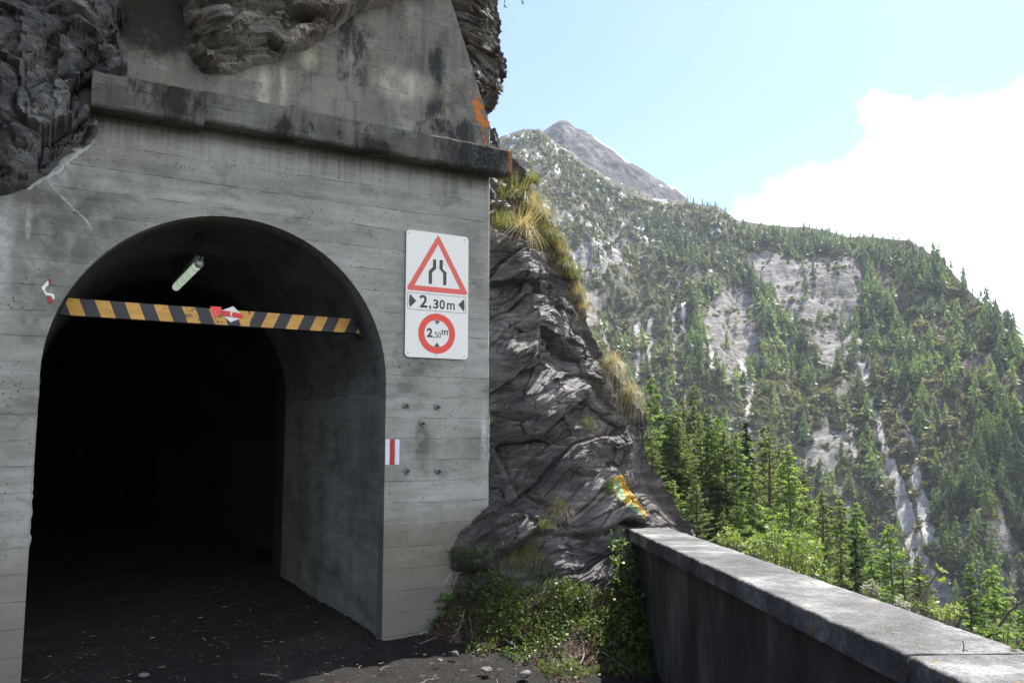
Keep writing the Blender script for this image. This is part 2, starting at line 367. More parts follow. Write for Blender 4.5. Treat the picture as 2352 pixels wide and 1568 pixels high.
def mat_rock(name, c0, c1, c2, warm=0.0, strata=(1.4, 1.4, 7), rot=(0, 0, 0), lichen=0.0, rough=0.6, paint=False, bump=0.9, quartz=0.5):
    m, q, out = new_mat(name); v = q.coord()
    vs = q.mapping(v, strata, rot); w1 = q.noise(vs, 1.7, 9, 0.66, 0.15); w2 = q.noise(v, 2.1, 6, 0.6); w3 = q.noise(v, 46, 6, 0.7)
    f = q.math('ADD', q.math('MULTIPLY', w1, 0.6), q.math('MULTIPLY', w2, 0.4))
    c = q.ramp(f, [(0.34, c0), (0.49, c1), (0.64, c2)])
    c = q.mix(q.mr(q.noise(v, 1.6, 5, 0.6), 0.48, 0.66, 0, 0.55+warm), c, q.mix(1.0, c, (1.18, 1.0, 0.83), 'MULTIPLY'))
    c = q.mix(q.mr(w3, 0.3, 0.7, 0.0, 0.5), c, q.mix(1.0, c, (0.5, 0.5, 0.52), 'MULTIPLY'))
    sg = q.noise(vs, 11, 6, 0.75); c = q.mix(q.mr(sg, 0.60, 0.70, 0, quartz), c, (0.34, 0.34, 0.335))
    c = q.mix(q.mr(q.noise(vs, 6, 5, 0.75, 0.2), 0.58, 0.68, 0, 0.6), c, (0.022, 0.022, 0.025))
    if lichen:
        k = q.mr(q.noise(v, 8, 7, 0.72), 0.66-lichen*0.08, 0.70, 0, 0.9); c = q.mix(k, c, (0.42, 0.17, 0.05))
    if paint:
        pm = q.attr('paint'); pa = q.attr('paint_mask', 'Fac')
        k = q.mr(q.math('ADD', pa, q.math('MULTIPLY', q.math('SUBTRACT', q.noise(v, 22, 6, 0.7), 0.5), 0.7)), 0.45, 0.55, 0, 1)
        pc = q.mix(q.mr(q.noise(v, 30, 4, 0.7), 0.35, 0.6, 0, 0.6), pm, q.mix(1.0, pm, (0.65, 0.58, 0.6), 'MULTIPLY'))
        c = q.mix(k, c, pc)
        lm = q.attr('soil', 'Fac')
        k2 = q.mr(q.math('ADD', lm, q.math('MULTIPLY', q.math('SUBTRACT', q.noise(v, 9, 6, 0.7), 0.5), 0.9)), 0.4, 0.62, 0, 1)
        c = q.mix(k2, c, q.ramp(q.noise(v, 33, 5, 0.7), [(0.35, (0.02, 0.014, 0.01)), (0.55, (0.07, 0.046, 0.034)), (0.7, (0.16, 0.11, 0.09))]))
    h = q.math('ADD', q.math('MULTIPLY', q.noise(vs, 3.2, 10, 0.75, 0.1), 0.8), q.math('MULTIPLY', w3, 0.14))
    cr_ = q.noise(q.mapping(v, (1, 1, 2.6), rot), 2.2, 6, 0.6, 1.2); h = q.math('SUBTRACT', h, q.math('MULTIPLY', q.mr(q.math('ABSOLUTE', q.math('SUBTRACT', cr_, 0.5)), 0.0, 0.012, 1, 0), 0.22))
    principled(q, out, c, q.mr(w3, 0.3, 0.7, rough-0.12, rough+0.15), q.bump(h, bump, 0.13), spec=0.5); return m

def mat_simple(name, col, rough=0.6, metal=0.0, vary=0.25, scale=30, bump=0.1, spec=0.5):
    m, q, out = new_mat(name); v = q.coord(); nz = q.noise(v, scale, 5, 0.65)
    c = q.mix(q.mr(nz, 0.3, 0.75, 0, vary), (*col, 1), tuple(k*0.45 for k in col))
    principled(q, out, c, rough, q.bump(nz, bump, 0.005), metal, spec); return m

def mat_leaf(name, cols, trans=0.45, rough=0.55, attr=None, spec=0.3, tm=(1.45, 1.35, 0.85)):
    """leaf / needle surface: reflects and lets light through; colour varies by object or by vertex tint"""
    m, q, out = new_mat(name)
    if attr: f = q.attr(attr, 'Fac')
    else: f = q.new('ShaderNodeObjectInfo').outputs['Random']
    v = q.coord(); n1 = q.noise(v, 1.3, 4, 0.6)
    f2 = q.math('ADD', q.math('MULTIPLY', f, 0.7), q.math('MULTIPLY', q.math('SUBTRACT', n1, 0.35), 0.8), clamp=True)
    st = [(i/(len(cols)-1), c) for i, c in enumerate(cols)]
    c = q.ramp(f2, st)
    df = q.new('ShaderNodeBsdfPrincipled'); q.put(df.inputs['Base Color'], c); df.inputs['Roughness'].default_value = rough; df.inputs['Specular IOR Level'].default_value = spec
    tr = q.new('ShaderNodeBsdfTranslucent'); q.put(tr.inputs[0], q.mix(1.0, c, tm, 'MULTIPLY'))
    mx = q.new('ShaderNodeMixShader'); mx.inputs[0].default_value = trans
    q.l.new(df.outputs[0], mx.inputs[1]); q.l.new(tr.outputs[0], mx.inputs[2]); q.l.new(mx.outputs[0], out.inputs[0]); return m

M = {}
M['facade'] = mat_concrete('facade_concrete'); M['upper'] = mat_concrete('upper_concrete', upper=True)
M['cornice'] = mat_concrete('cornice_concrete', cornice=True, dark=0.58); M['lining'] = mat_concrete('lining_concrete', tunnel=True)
M['rock'] = mat_rock('schist', (0.034, 0.030, 0.029), (0.135, 0.122, 0.113), (0.38, 0.35, 0.325), rot=(0, math.radians(42), 0), strata=(1.2, 2.2, 6), paint=True, lichen=0.0, rough=0.5)
M['cliff'] = mat_rock('cliff_rock', (0.03, 0.032, 0.037), (0.17, 0.175, 0.18), (0.45, 0.45, 0.44), rot=(0, math.radians(20), 0), strata=(1.3, 1.3, 4), rough=0.5, quartz=0.85)  # stronger quartz streaks also stand in for bright highlights
M['overhang'] = mat_rock('overhang_rock', (0.09, 0.083, 0.07), (0.36, 0.34, 0.29), (0.68, 0.66, 0.60), warm=0.0, rot=(0, math.radians(14), 0), strata=(1.0, 1.0, 5), lichen=0.4)
M['column'] = mat_rock('layered_rock', (0.045, 0.038, 0.032), (0.14, 0.12, 0.10), (0.30, 0.28, 0.24), warm=0.25, strata=(0.8, 0.8, 9), lichen=0.7)
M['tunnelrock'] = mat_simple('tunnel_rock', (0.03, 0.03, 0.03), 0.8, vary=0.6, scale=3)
M['lime'] = mat_simple('lime', (0.55, 0.56, 0.54), 0.9, vary=0.4, scale=60)
M['limedull'] = mat_simple('dull_lime', (0.30, 0.31, 0.29), 0.9, vary=0.6, scale=40)
M['white'] = mat_simple('sign_white', (0.78, 0.77, 0.72), 0.4, vary=0.05, scale=12, bump=0.02)
M['red'] = mat_simple('sign_red', (0.75, 0.055, 0.03), 0.4, vary=0.06, scale=12, bump=0.02)
M['redfaded'] = mat_simple('sign_red_faded', (0.70, 0.10, 0.075), 0.4, vary=0.06, scale=12, bump=0.02)
M['signblack'] = mat_simple('sign_black', (0.03, 0.032, 0.035), 0.45, vary=0.1, scale=12, bump=0.02)
M['mwhite'] = mat_simple('mark_white', (0.72, 0.74, 0.8), 0.8, vary=0.25, scale=70, bump=0.3)
M['mred'] = mat_simple('mark_red', (0.5, 0.02, 0.03), 0.7, vary=0.25, scale=70, bump=0.3)
M['stickerred'] = mat_simple('sticker_red', (0.62, 0.02, 0.02), 0.35, vary=0.05, bump=0.02)
M['glowred'] = mat_simple('fluorescent_red', (0.9, 0.05, 0.04), 0.35, vary=0.05, bump=0.02)
M['tornred'] = mat_simple('torn_red', (0.33, 0.03, 0.02), 0.5, vary=0.4, scale=50)
M['steel'] = mat_simple('galvanised_steel', (0.45, 0.45, 0.44), 0.5, 0.8, 0.3, 50)
M['rust'] = mat_simple('rusty_steel', (0.16, 0.07, 0.045), 0.8, 0.2, 0.6, 60, 0.5)
M['mortar'] = mat_simple('mortar', (0.24, 0.245, 0.235), 0.95, vary=0.7, scale=40, bump=0.8)
M['beamdark'] = mat_simple('beam_underside', (0.02, 0.021, 0.024), 0.6, vary=0.3)
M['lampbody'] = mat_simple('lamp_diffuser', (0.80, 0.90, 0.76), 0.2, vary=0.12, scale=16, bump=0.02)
_b = [n_ for n_ in M['lampbody'].node_tree.nodes if n_.type == 'BSDF_PRINCIPLED'][0]; _b.inputs['Emission Color'].default_value = (0.75, 0.95, 0.72, 1); _b.inputs['Emission Strength'].default_value = 0.2  # faint glow added to brighten the diffuser
M['lampcap'] = mat_simple('lamp_cap', (0.55, 0.6, 0.55), 0.3, 0.2, vary=0.4)
M['lampback'] = mat_simple('lamp_housing', (0.25, 0.27, 0.25), 0.5, vary=0.3)
M['bark'] = mat_simple('bark', (0.10, 0.075, 0.06), 0.9, vary=0.7, scale=9, bump=0.6)
M['greybark'] = mat_simple('grey_bark', (0.22, 0.20, 0.18), 0.9, vary=0.6, scale=12, bump=0.6)
M['twig'] = mat_simple('twig', (0.24, 0.20, 0.17), 0.85, vary=0.6, scale=25, bump=0.4)
M['larch'] = mat_leaf('larch_needles', [(0.105, 0.165, 0.05), (0.18, 0.275, 0.085), (0.28, 0.40, 0.125)], 0.58)
M['spruce'] = mat_leaf('spruce_needles', [(0.018, 0.04, 0.016), (0.03, 0.06, 0.022), (0.045, 0.08, 0.028)], 0.2)
M['olive'] = mat_leaf('grey_green_needles', [(0.11, 0.15, 0.055), (0.18, 0.235, 0.09), (0.26, 0.31, 0.13)], 0.48)
M['farconifer'] = mat_leaf('far_conifer', [(0.085, 0.10, 0.065), (0.12, 0.165, 0.065), (0.20, 0.27, 0.085), (0.26, 0.33, 0.12)], 0.42, attr='tint', tm=(1.15, 1.2, 0.85))
M['farconifer_obj'] = mat_leaf('far_conifer_single', [(0.06, 0.10, 0.035), (0.13, 0.19, 0.06), (0.21, 0.29, 0.08), (0.26, 0.34, 0.11)], 0.45, tm=(1.15, 1.2, 0.85))
M['farbush'] = mat_leaf('far_bush', [(0.045, 0.065, 0.02), (0.11, 0.125, 0.045), (0.19, 0.19, 0.085), (0.20, 0.17, 0.11)], 0.35, attr='tint')
M['leafbush'] = mat_leaf('bush_leaves', [(0.11, 0.19, 0.035), (0.20, 0.29, 0.05), (0.32, 0.40, 0.08)], 0.45, 0.4, attr='tint')
M['leafdark'] = mat_leaf('ground_leaves', [(0.05, 0.10, 0.022), (0.11, 0.19, 0.035), (0.20, 0.29, 0.06)], 0.4, 0.4, attr='tint')
M['silver'] = mat_leaf('silver_leaves', [(0.3, 0.34, 0.26), (0.4, 0.43, 0.35), (0.5, 0.52, 0.44)], 0.3, 0.6, attr='tint')
M['grass'] = mat_leaf('grass_blades', [(0.05, 0.10, 0.022), (0.12, 0.18, 0.045), (0.27, 0.26, 0.12), (0.40, 0.34, 0.22)], 0.45, 0.5, attr='tint')
M['strawgrass'] = mat_leaf('straw_grass_blades', [(0.09, 0.13, 0.035), (0.22, 0.21, 0.10), (0.38, 0.32, 0.20), (0.48, 0.42, 0.30)], 0.45, 0.5, attr='tint')
M['litter'] = mat_leaf('litter', [(0.06, 0.035, 0.02), (0.16, 0.09, 0.06), (0.33, 0.24, 0.18)], 0.1, 0.8, attr='tint')
M['stone'] = mat_simple('loose_stone', (0.16, 0.155, 0.15), 0.85, vary=0.6, scale=14, bump=0.6)

# beam stripes: the slant leans one way left of the middle, the other way right of it
def mat_beam():
    m, q, out = new_mat('warning_stripes'); v = q.coord(); x, y, z = q.sep(v)[0:3]
    right = q.mr(x, -1.02, -1.015, 0, 1)
    xs = q.math('ADD', x, q.math('MULTIPLY', q.math('SUBTRACT', z, 2.49), q.math('ADD', 0.4, q.math('MULTIPLY', right, -0.85))))
    ph = q.math('FRACT', q.math('ADD', q.math('DIVIDE', xs, 0.198), 0.585))
    k = q.mr(ph, 0.488, 0.5, 0, 1)
    worn = q.mr(q.math('ADD', q.noise(v, 24, 7, 0.75), q.math('MULTIPLY', q.blob(v, (-1.42, 2.47), (0.16, 0.12), 0.9), 0.12)), 0.62, 0.66, 0, 1)
    dirt = q.noise(q.mapping(v, (3, 3, 9)), 2.0, 6)
    yel = q.ramp(dirt, [(0.3, (0.48, 0.24, 0.04)), (0.7, (0.68, 0.37, 0.06))])
    yel = q.mix(q.math('MULTIPLY', worn, 0.85), yel, (0.05, 0.03, 0.03))
    blk = q.ramp(dirt, [(0.3, (0.008, 0.009, 0.014)), (0.7, (0.02, 0.022, 0.032))])
    c = q.mix(k, yel, blk); principled(q, out, c, 0.5, q.bump(dirt, 0.1, 0.004)); return m
M['beam'] = mat_beam()

def mat_parapet(name, top):
    m, q, out = new_mat(name); v = q.coord(); n1 = q.noise(v, 2.6, 7, 0.65); n2 = q.noise(v, 60, 6, 0.75); n3 = q.noise(v, 11, 6, 0.7)
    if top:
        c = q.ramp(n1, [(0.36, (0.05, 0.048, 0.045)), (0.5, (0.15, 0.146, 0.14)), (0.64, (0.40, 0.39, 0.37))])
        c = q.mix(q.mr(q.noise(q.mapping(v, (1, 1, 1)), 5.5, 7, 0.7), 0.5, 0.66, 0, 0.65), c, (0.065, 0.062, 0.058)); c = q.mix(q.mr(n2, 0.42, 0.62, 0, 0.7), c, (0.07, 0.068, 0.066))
        c = q.mix(q.mr(q.voro(v, 140), 0.15, 0.3, 0.55, 0), c, (0.5, 0.49, 0.47))
        ax = q.attr('near', 'Fac')
        c = q.mix(q.mr(q.math('ADD', q.math('MULTIPLY', ax, 0.10), n3), 0.665, 0.71, 0, 0.75), c, (0.38, 0.24, 0.055))
        c = q.mix(q.math('MULTIPLY', q.mr(q.math('ADD', q.math('MULTIPLY', q.math('SUBTRACT', ax, 0.75), 0.22), q.noise(v, 7, 8, 0.7)), 0.60, 0.75, 0, 1), 0.6), c, (0.58, 0.57, 0.54))
    else:
        st = q.noise(q.mapping(v, (2.4, 2.4, 1.1)), 1.0, 7, 0.68)
        c = q.ramp(st, [(0.3, (0.04, 0.038, 0.035)), (0.5, (0.09, 0.085, 0.08)), (0.66, (0.22, 0.21, 0.20))])
        c = q.mix(q.mr(n2, 0.4, 0.7, 0, 0.4), c, (0.04, 0.038, 0.036))
    h = q.math('ADD', q.math('MULTIPLY', n2, 0.6), n3)
    principled(q, out, c, 0.85, q.bump(h, 0.7, 0.012), spec=0.35); return m
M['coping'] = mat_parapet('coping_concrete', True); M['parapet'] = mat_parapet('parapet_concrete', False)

def mat_road():
    m, q, out = new_mat('dark_litter_ground'); v = q.coord(); n1 = q.noise(v, 1.5, 6, 0.6); n2 = q.noise(v, 34, 7, 0.75)
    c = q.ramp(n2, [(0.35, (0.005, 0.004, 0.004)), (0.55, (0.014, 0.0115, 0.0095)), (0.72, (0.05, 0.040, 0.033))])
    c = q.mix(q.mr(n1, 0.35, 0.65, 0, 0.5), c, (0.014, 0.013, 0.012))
    c = q.mix(q.mr(q.voro(v, 42), 0.07, 0.12, 0.6, 0), c, (0.12, 0.115, 0.11))
    c = q.mix(q.mr(q.noise(q.mapping(v, (1.2, 0.6, 1)), 0.9, 6, 0.65), 0.5, 0.62, 0, 0.6), c, (0.045, 0.038, 0.031))
    h = q.math('ADD', n2, n1)
    principled(q, out, c, 0.85, q.bump(h, 0.9, 0.03), spec=0.3); return m
M['road'] = mat_road()

# ================================================================== STRUCTURE
# ------------------------------------------------------------------ terrain: hillside below the road, valley and the treed mountain
RIDGE = [(-1200,360),(-300,340),(500,330),(900,330),(1130,322),(1165,308),(1205,298),(1240,299),(1262,316),(1300,343),(1340,372),(1400,410),(1460,438),(1520,456),(1580,464),(1615,472),(1650,474),(1690,505),(1730,512),(1790,519),(1850,520),(1900,532),(1945,545),(2000,543),(2050,549),(2090,552),(2130,578),(2170,604),(2210,650),(2250,690),(2290,728),(2352,800),(2450,870),(2700,930),(3400,960)]
_ra = []; _rt = []
for x, y in RIDGE:
    r = ray(x, y); _ra.append(math.atan2(r.x, r.y)); _rt.append(r.z/math.hypot(r.x, r.y))
def ridge_tan(a): return np.interp(a, _ra, _rt)
_Ra = [math.atan2(ray(x, 600).x, ray(x, 600).y) for x in (-600, 1150, 1600, 1800, 2000, 2200, 2352, 2700, 3400)]
_Rr = [900, 980, 880, 850, 800, 640, 520, 500, 600]
def ridge_r(a): return np.interp(a, _Ra, _Rr)
Z0 = -118.0; R0 = 250.0
def kfun(a):
    return np.interp(np.degrees(a), [-180,-120,-60,-10,-3,2,6,9,12,18,25,33,60,120,150,180], [.1,-.5,-.5,-.5,-.30,-.08,.03,.09,.135,.20,.27,.34,.5,.6,.4,.1])
def terrain_z(a, r):
    x = r*np.sin(a); y = r*np.cos(a); k = kfun(a)
    zn = -0.75-k*r*sm(r, 3, 12)-1.0*sm(x, 1.9, 3.6)
    p = np.stack([x, y, np.zeros_like(x)], -1)
    zn = zn+sm(r, 5, 14)*(fbm(p*0.11, 5)*1.1)+sm(x, 1.9, 3.5)*fbm(p*0.6, 4)*0.22
    leftw = sm(-np.degrees(a), 8, 16)*sm(180-np.degrees(np.abs(a)), 10, 40)
    drop = sm(r, 92, 235)
    zv = zn*(1-drop)+Z0*drop
    RR = ridge_r(a); zR = EYE+RR*ridge_tan(a); t = np.clip((r-R0)/(RR-R0), 0, 1.0)
    gul = fbm(np.stack([a*15+1.1*fbm(p*0.005, 3)-r*0.0016, r*0.0032, np.zeros_like(a)], -1), 4)
    rel = (gul*15+fbm(p*0.012, 5)*8+fbm(p*0.06, 4, ridged=True)*1.9)*np.minimum(t*5, 1)*np.clip((1-t)*7, 0.06, 1)
    zm = Z0+(zR-Z0)*t**1.06+rel
    z = np.where(r > R0, zm, zv)
    over = np.clip(r-RR, 0, None); z = z-np.minimum(over*0.55, zR-Z0+20)*1.0
    flat = -1.0-0.5*sm(r, 2, 6)
    zl = np.where(r > 300, -0.75-k*300+0*r, zn)
    zl = flat+(zl-flat)*sm(r, 36, 90)
    z = np.where(r < 9, np.minimum(z, np.where(x < 1.9, -0.9, z)), z)
    return z*(1-leftw)+zl*leftw
ca = np.concatenate([np.linspace(-180, -10, 36)[:-1], np.linspace(-10, -2, 24)[:-1], np.linspace(-2, 34, 560)[:-1], np.linspace(34, 62, 60)[:-1], np.linspace(62, 180, 30)])
ca = np.radians(ca)
rr = np.concatenate([np.linspace(1.2, 30, 70)[:-1], np.linspace(30, 110, 90)[:-1], np.linspace(110, 250, 24)])
tt = np.linspace(0, 1, 300)[1:]; oo = np.array([10, 30, 80, 160, 400, 900, 1600.])
RRc = ridge_r(ca)
Rg = np.concatenate([np.repeat(rr[:, None], len(ca), 1), R0+(RRc-R0)[None]*tt[:, None], RRc[None]+oo[:, None]], 0)
Ag = np.repeat(ca[None], len(Rg), 0)
Zg = terrain_z(Ag, Rg)
TP = np.stack([Rg*np.sin(Ag), Rg*np.cos(Ag), Zg], -1)

# surface masks, traced from the photograph and laid on the slope
SCREE = [[(1690,600),(1760,570),(1830,600),(1900,588),(1960,592),(1992,640),(1988,690),(1965,760),(1945,830),(1900,850),(1870,800),(1830,770),(1790,700),(1740,640)],
         [(1610,720),(1650,676),(1700,655),(1738,700),(1752,770),(1728,830),(1690,900),(1660,880),(1625,800)],
         [(1850,1000),(1900,975),(1950,1010),(1960,1060),(1900,1090),(1850,1070)],
         [(2180,1195),(2230,1200),(2245,1250),(2200,1300),(2185,1250)],
         [(2265,1185),(2310,1200),(2352,1260),(2400,1400),(2300,1330),(2262,1240)],
         [(2120,1290),(2190,1330),(2250,1400),(2200,1460),(2130,1380)],
         [(1340,660),(1390,670),(1370,740),(1345,760)], [(1330,560),(1420,540),(1430,600),(1360,640),(1310,620)]]
SOIL = [[(2130,700),(2200,745),(2290,800),(2370,880),(2380,940),(2290,890),(2200,840),(2140,770)], [(1930,580),(1990,575),(2050,640),(2100,700),(2060,720),(2000,640)]]
GULLY = [([(1958,720),(1968,800),(1985,870),(2010,950),(2040,1050),(2064,1120),(2085,1200),(2108,1290)], [5,6,6,7,9,13,17,20]),
         ([(2060,930),(2086,993),(2101,1040),(2106,1100),(2122,1170),(2140,1250)], [4,6,7,10,13,16]),
         ([(1467,745),(1464,820),(1467,890)], [4,5,5]), ([(1490,735),(1494,830)], [4,4]), ([(1575,690),(1570,760)], [4,5]),
         ([(1756,720),(1750,790),(1728,880),(1716,960)], [3,4,5,7]), ([(1700,830),(1720,900),(1716,990)], [5,8,9]),
         ([(1380,740),(1400,830),(1405,900)], [3,4,4]), ([(1560,640),(1545,760),(1550,850)], [2,3,3]),
         ([(1950,960),(1962,1010),(1960,1080)], [3,4,4]), ([(2280,1120),(2300,1180),(2320,1230)], [3,6,8]), ([(1620,760),(1640,860)],[4,6])]
SNOWREG = [[(1150,300),(1260,300),(1420,440),(1600,470),(1700,560),(1620,640),(1500,560),(1420,640),(1300,620),(1180,420)]]
SNOW = [[(2142,715),(2150,730),(2166,765),(2160,768),(2146,745)], [(2208,765),(2220,770),(2238,800),(2236,822),(2225,812),(2214,790)], [(1570,690),(1577,692),(1575,725),(1569,730)]]
def masks(P, jit=7):
    px, py = project(P); a = P*0.03
    jx = perlin(a*2.2)*jit+perlin(a*7)*jit*0.5; jy = perlin(a*2.2+31)*jit; px = px+jx; py = py+jy
    scree = np.zeros(px.shape)
    for p in SCREE: scree = np.maximum(scree, sm(sdist(px, py, p), -7, 7))
    soil = np.zeros(px.shape)
    for p in SOIL: soil = np.maximum(soil, sm(sdist(px, py, p), -10, 10))
    g = np.zeros(px.shape)
    for pts, wd in GULLY:
        for i in range(len(pts)-1):
            (x0, y0), (x1, y1) = pts[i], pts[i+1]; vx, vy = x1-x0, y1-y0
            t = np.clip(((px-x0)*vx+(py-y0)*vy)/(vx*vx+vy*vy), 0, 1); w_ = wd[i]+(wd[i+1]-wd[i])*t
            g = np.maximum(g, 1-sm(np.hypot(px-x0-t*vx, py-y0-t*vy)/w_, 0.85, 1.35))
    reg = np.zeros(px.shape)
    for p in SNOWREG: reg = np.maximum(reg, sm(sdist(px, py, p), -30, 20))
    nn = perlin(P*np.array([.09, .035, .05]))+0.7*perlin(P*0.16)
    snow = reg*sm(nn, 0.52, 0.58)
    for p in SNOW: snow = np.maximum(snow, sm(sdist(px, py, p), -2, 2))
    far = (P[..., 1] > 200)
    return scree*far, soil*far, g*far, snow*far, reg*far
sc, so, gu, sn, rg = masks(TP)
def mat_terrain():
    m, q, out = new_mat('mountain_ground'); v = q.coord()
    a = q.sep(q.attr('cover'))[0:3]       # scree, soil, snow
    rg_ = q.attr('highland', 'Fac'); nr = q.attr('nearness', 'Fac')
    n1 = q.noise(v, 0.045, 9, 0.68); n2 = q.noise(v, 0.35, 8, 0.72); vs = q.mapping(v, (0.25, 0.25, 0.9), (0, math.radians(-25), 0))
    n3 = q.noise(vs, 0.35, 9, 0.72, 1.0)
    veg = q.ramp(n2, [(0.32, (0.035, 0.045, 0.02)), (0.47, (0.085, 0.088, 0.042)), (0.6, (0.15, 0.135, 0.085)), (0.75, (0.25, 0.23, 0.19))])
    hi = q.ramp(n3, [(0.35, (0.055, 0.055, 0.06)), (0.5, (0.125, 0.115, 0.10)), (0.65, (0.23, 0.215, 0.19))])
    veg = q.mix(q.math('MULTIPLY', rg_, 0.6), veg, hi); stv = q.attr('streak', 'Fac')
    veg = q.mix(q.mr(q.math('ADD', stv, q.math('MULTIPLY', q.math('SUBTRACT', n2, 0.5), 0.8)), 0.55, 0.8, 0, 0.85), veg, q.ramp(n3, [(0.3, (0.12, 0.11, 0.08)), (0.65, (0.36, 0.33, 0.27))]))
    gr = q.ramp(n3, [(0.36, (0.09, 0.082, 0.07)), (0.5, (0.27, 0.245, 0.225)), (0.62, (0.47, 0.435, 0.41))])
    gr = q.mix(q.mr(q.noise(v, 0.09, 6), 0.5, 0.7, 0, 0.5), gr, (0.13, 0.13, 0.07))
    brk = q.mr(q.math('ADD', a[0], q.math('MULTIPLY', q.math('SUBTRACT', n2, 0.5), 0.9)), 0.35, 0.6, 0, 1)
    c = q.mix(brk, veg, gr)
    so_ = q.mr(q.math('ADD', a[1], q.math('MULTIPLY', q.math('SUBTRACT', n2, 0.5), 0.9)), 0.35, 0.6, 0, 1)
    c = q.mix(so_, c, q.ramp(n2, [(0.3, (0.09, 0.07, 0.055)), (0.7, (0.21, 0.165, 0.14))]))
    out_ = q.mr(q.math('ADD', n1, q.math('MULTIPLY', n3, 0.5)), 0.86, 0.93, 0, 0.8); c = q.mix(out_, c, gr)
    nc = q.ramp(q.noise(v, 3.0, 8, 0.72), [(0.35, (0.03, 0.032, 0.018)), (0.5, (0.075, 0.062, 0.042)), (0.65, (0.16, 0.13, 0.10))])
    c = q.mix(nr, c, nc)
    gl_ = q.mr(q.math('ADD', q.attr('gully', 'Fac'), q.math('MULTIPLY', q.math('SUBTRACT', n2, 0.5), 0.7)), 0.35, 0.55, 0, 1); c = q.mix(gl_, c, q.ramp(n3, [(0.3, (0.30, 0.27, 0.24)), (0.6, (0.68, 0.64, 0.60))]))
    c = q.mix(a[2], c, (0.75, 0.76, 0.8))
    h = q.math('ADD', q.math('MULTIPLY', n3, 2.2), q.math('MULTIPLY', n2, 1.4)); 
    b = q.bump(h, 0.9, 1.4); 
    principled(q, out, c, 0.9, b, spec=0.15); return m
M['terrain'] = mat_terrain()
cover = np.stack([np.maximum(sc, gu), so, sn], -1).reshape(-1, 3)
stk = np.clip(0.5+0.6*fbm(np.stack([Ag*75, Rg*0.007, Ag*0], -1), 4), 0, 1)
me = mesh_np('hillside', TP.reshape(-1, 3), grid_faces(*TP.shape[:2])[:, ::-1], True, attrs={'streak': stk.ravel(), 'gully': gu.ravel(), 'cover': cover, 'highland': rg.ravel(), 'nearness': (1-sm(Rg, 110, 200)).ravel()})
tag(link('hillside', me, M['terrain']), kind='structure')

# bare rocky summit behind the treed ridge
PK = [(1180,340),(1235,310),(1250,300),(1272,285),(1288,276),(1296,275),(1306,279),(1322,294),(1345,301),(1370,318),(1395,336),(1412,346),(1438,368),(1448,372),(1475,388),(1505,408),(1535,424),(1555,432),(1570,446),(1582,462),(1620,500),(1700,560)]
pa = []; pt = []
for x, y in PK:
    r = ray(x, y); pa.append(math.atan2(r.x, r.y)); pt.append(r.z/math.hypot(r.x, r.y))
A = np.linspace(pa[0], pa[-1], 420); T = np.linspace(-1, 1, 220)
Ag2, Tg = np.meshgrid(A, T); R2 = 1650.0
rP = R2+Tg*420; zr = EYE+R2*np.interp(Ag2, pa, pt)
P3 = np.stack([rP*np.sin(Ag2), rP*np.cos(Ag2), np.zeros_like(rP)], -1)
zz = zr-np.abs(Tg)**1.0*np.where(Tg < 0, 290, 330)
P3[..., 2] = zz
rel = fbm(P3*0.011, 7, ridged=True)*16+fbm(P3*np.array([.02, .02, .05]), 5)*9
P3[..., 2] += rel*np.clip(np.abs(Tg)*6, 0.1, 1)
psn = sm(perlin(P3*np.array([.012, .012, .03]))+0.7*perlin(P3*0.05), 0.80, 0.9)
# strip of snow lying just under the right-hand crest
pk_s = sm(np.abs(Tg), 0.035, 0.015)*sm(Ag2, pa[9]-0.005, pa[9])*sm(perlin(P3*0.016), -0.2, 0.1); psn = np.maximum(psn, pk_s)
cov = np.stack([np.full(psn.shape, 0.0), np.zeros(psn.shape), psn], -1).reshape(-1, 3)
def mat_peak():
    m, q, out = new_mat('summit_rock'); v = q.coord(); a = q.sep(q.attr('cover'))[0:3]
    vs = q.mapping(v, (1, 1, 2.2), (0, math.radians(30), 0)); n = q.noise(vs, 0.02, 10, 0.7, 0.8); n2 = q.noise(v, 0.006, 5)
    c = q.ramp(n, [(0.38, (0.012, 0.011, 0.011)), (0.5, (0.06, 0.050, 0.043)), (0.6, (0.19, 0.168, 0.148))])
    c = q.mix(q.mr(n2, 0.45, 0.65, 0, 0.5), c, (0.06, 0.046, 0.038)); c = q.mix(a[2], c, (0.75, 0.76, 0.8))
    principled(q, out, c, 0.9, q.bump(n, 0.8, 14), spec=0.15); return m
me = mesh_np('mountain_peak', P3.reshape(-1, 3), grid_faces(*P3.shape[:2]), True, attrs={'cover': cov})
tag(link('mountain_peak', me, mat_peak()), kind='structure')

# ------------------------------------------------------------------ road in front of and inside the tunnel
gx = np.concatenate([np.linspace(-30, -8.7, 24), np.linspace(-8.5, 1.5, 330)]); gy = np.concatenate([np.linspace(-7, 12, 420), np.linspace(12.4, 40, 50)]); GX, GY = np.meshgrid(gx, gy)
GP = np.stack([GX, GY, np.zeros_like(GX)], -1)
GZ = -0.22*sm(GX, -0.3, 1.3)*sm(GY, 3, 5.5)+fbm(GP*0.8, 3)*0.03+fbm(GP*6, 4)*0.012-0.01
GP[..., 2] = GZ
me = mesh_np('road', GP.reshape(-1, 3), grid_faces(*GP.shape[:2]), True)
tag(link('road', me, M['road']), kind='structure')

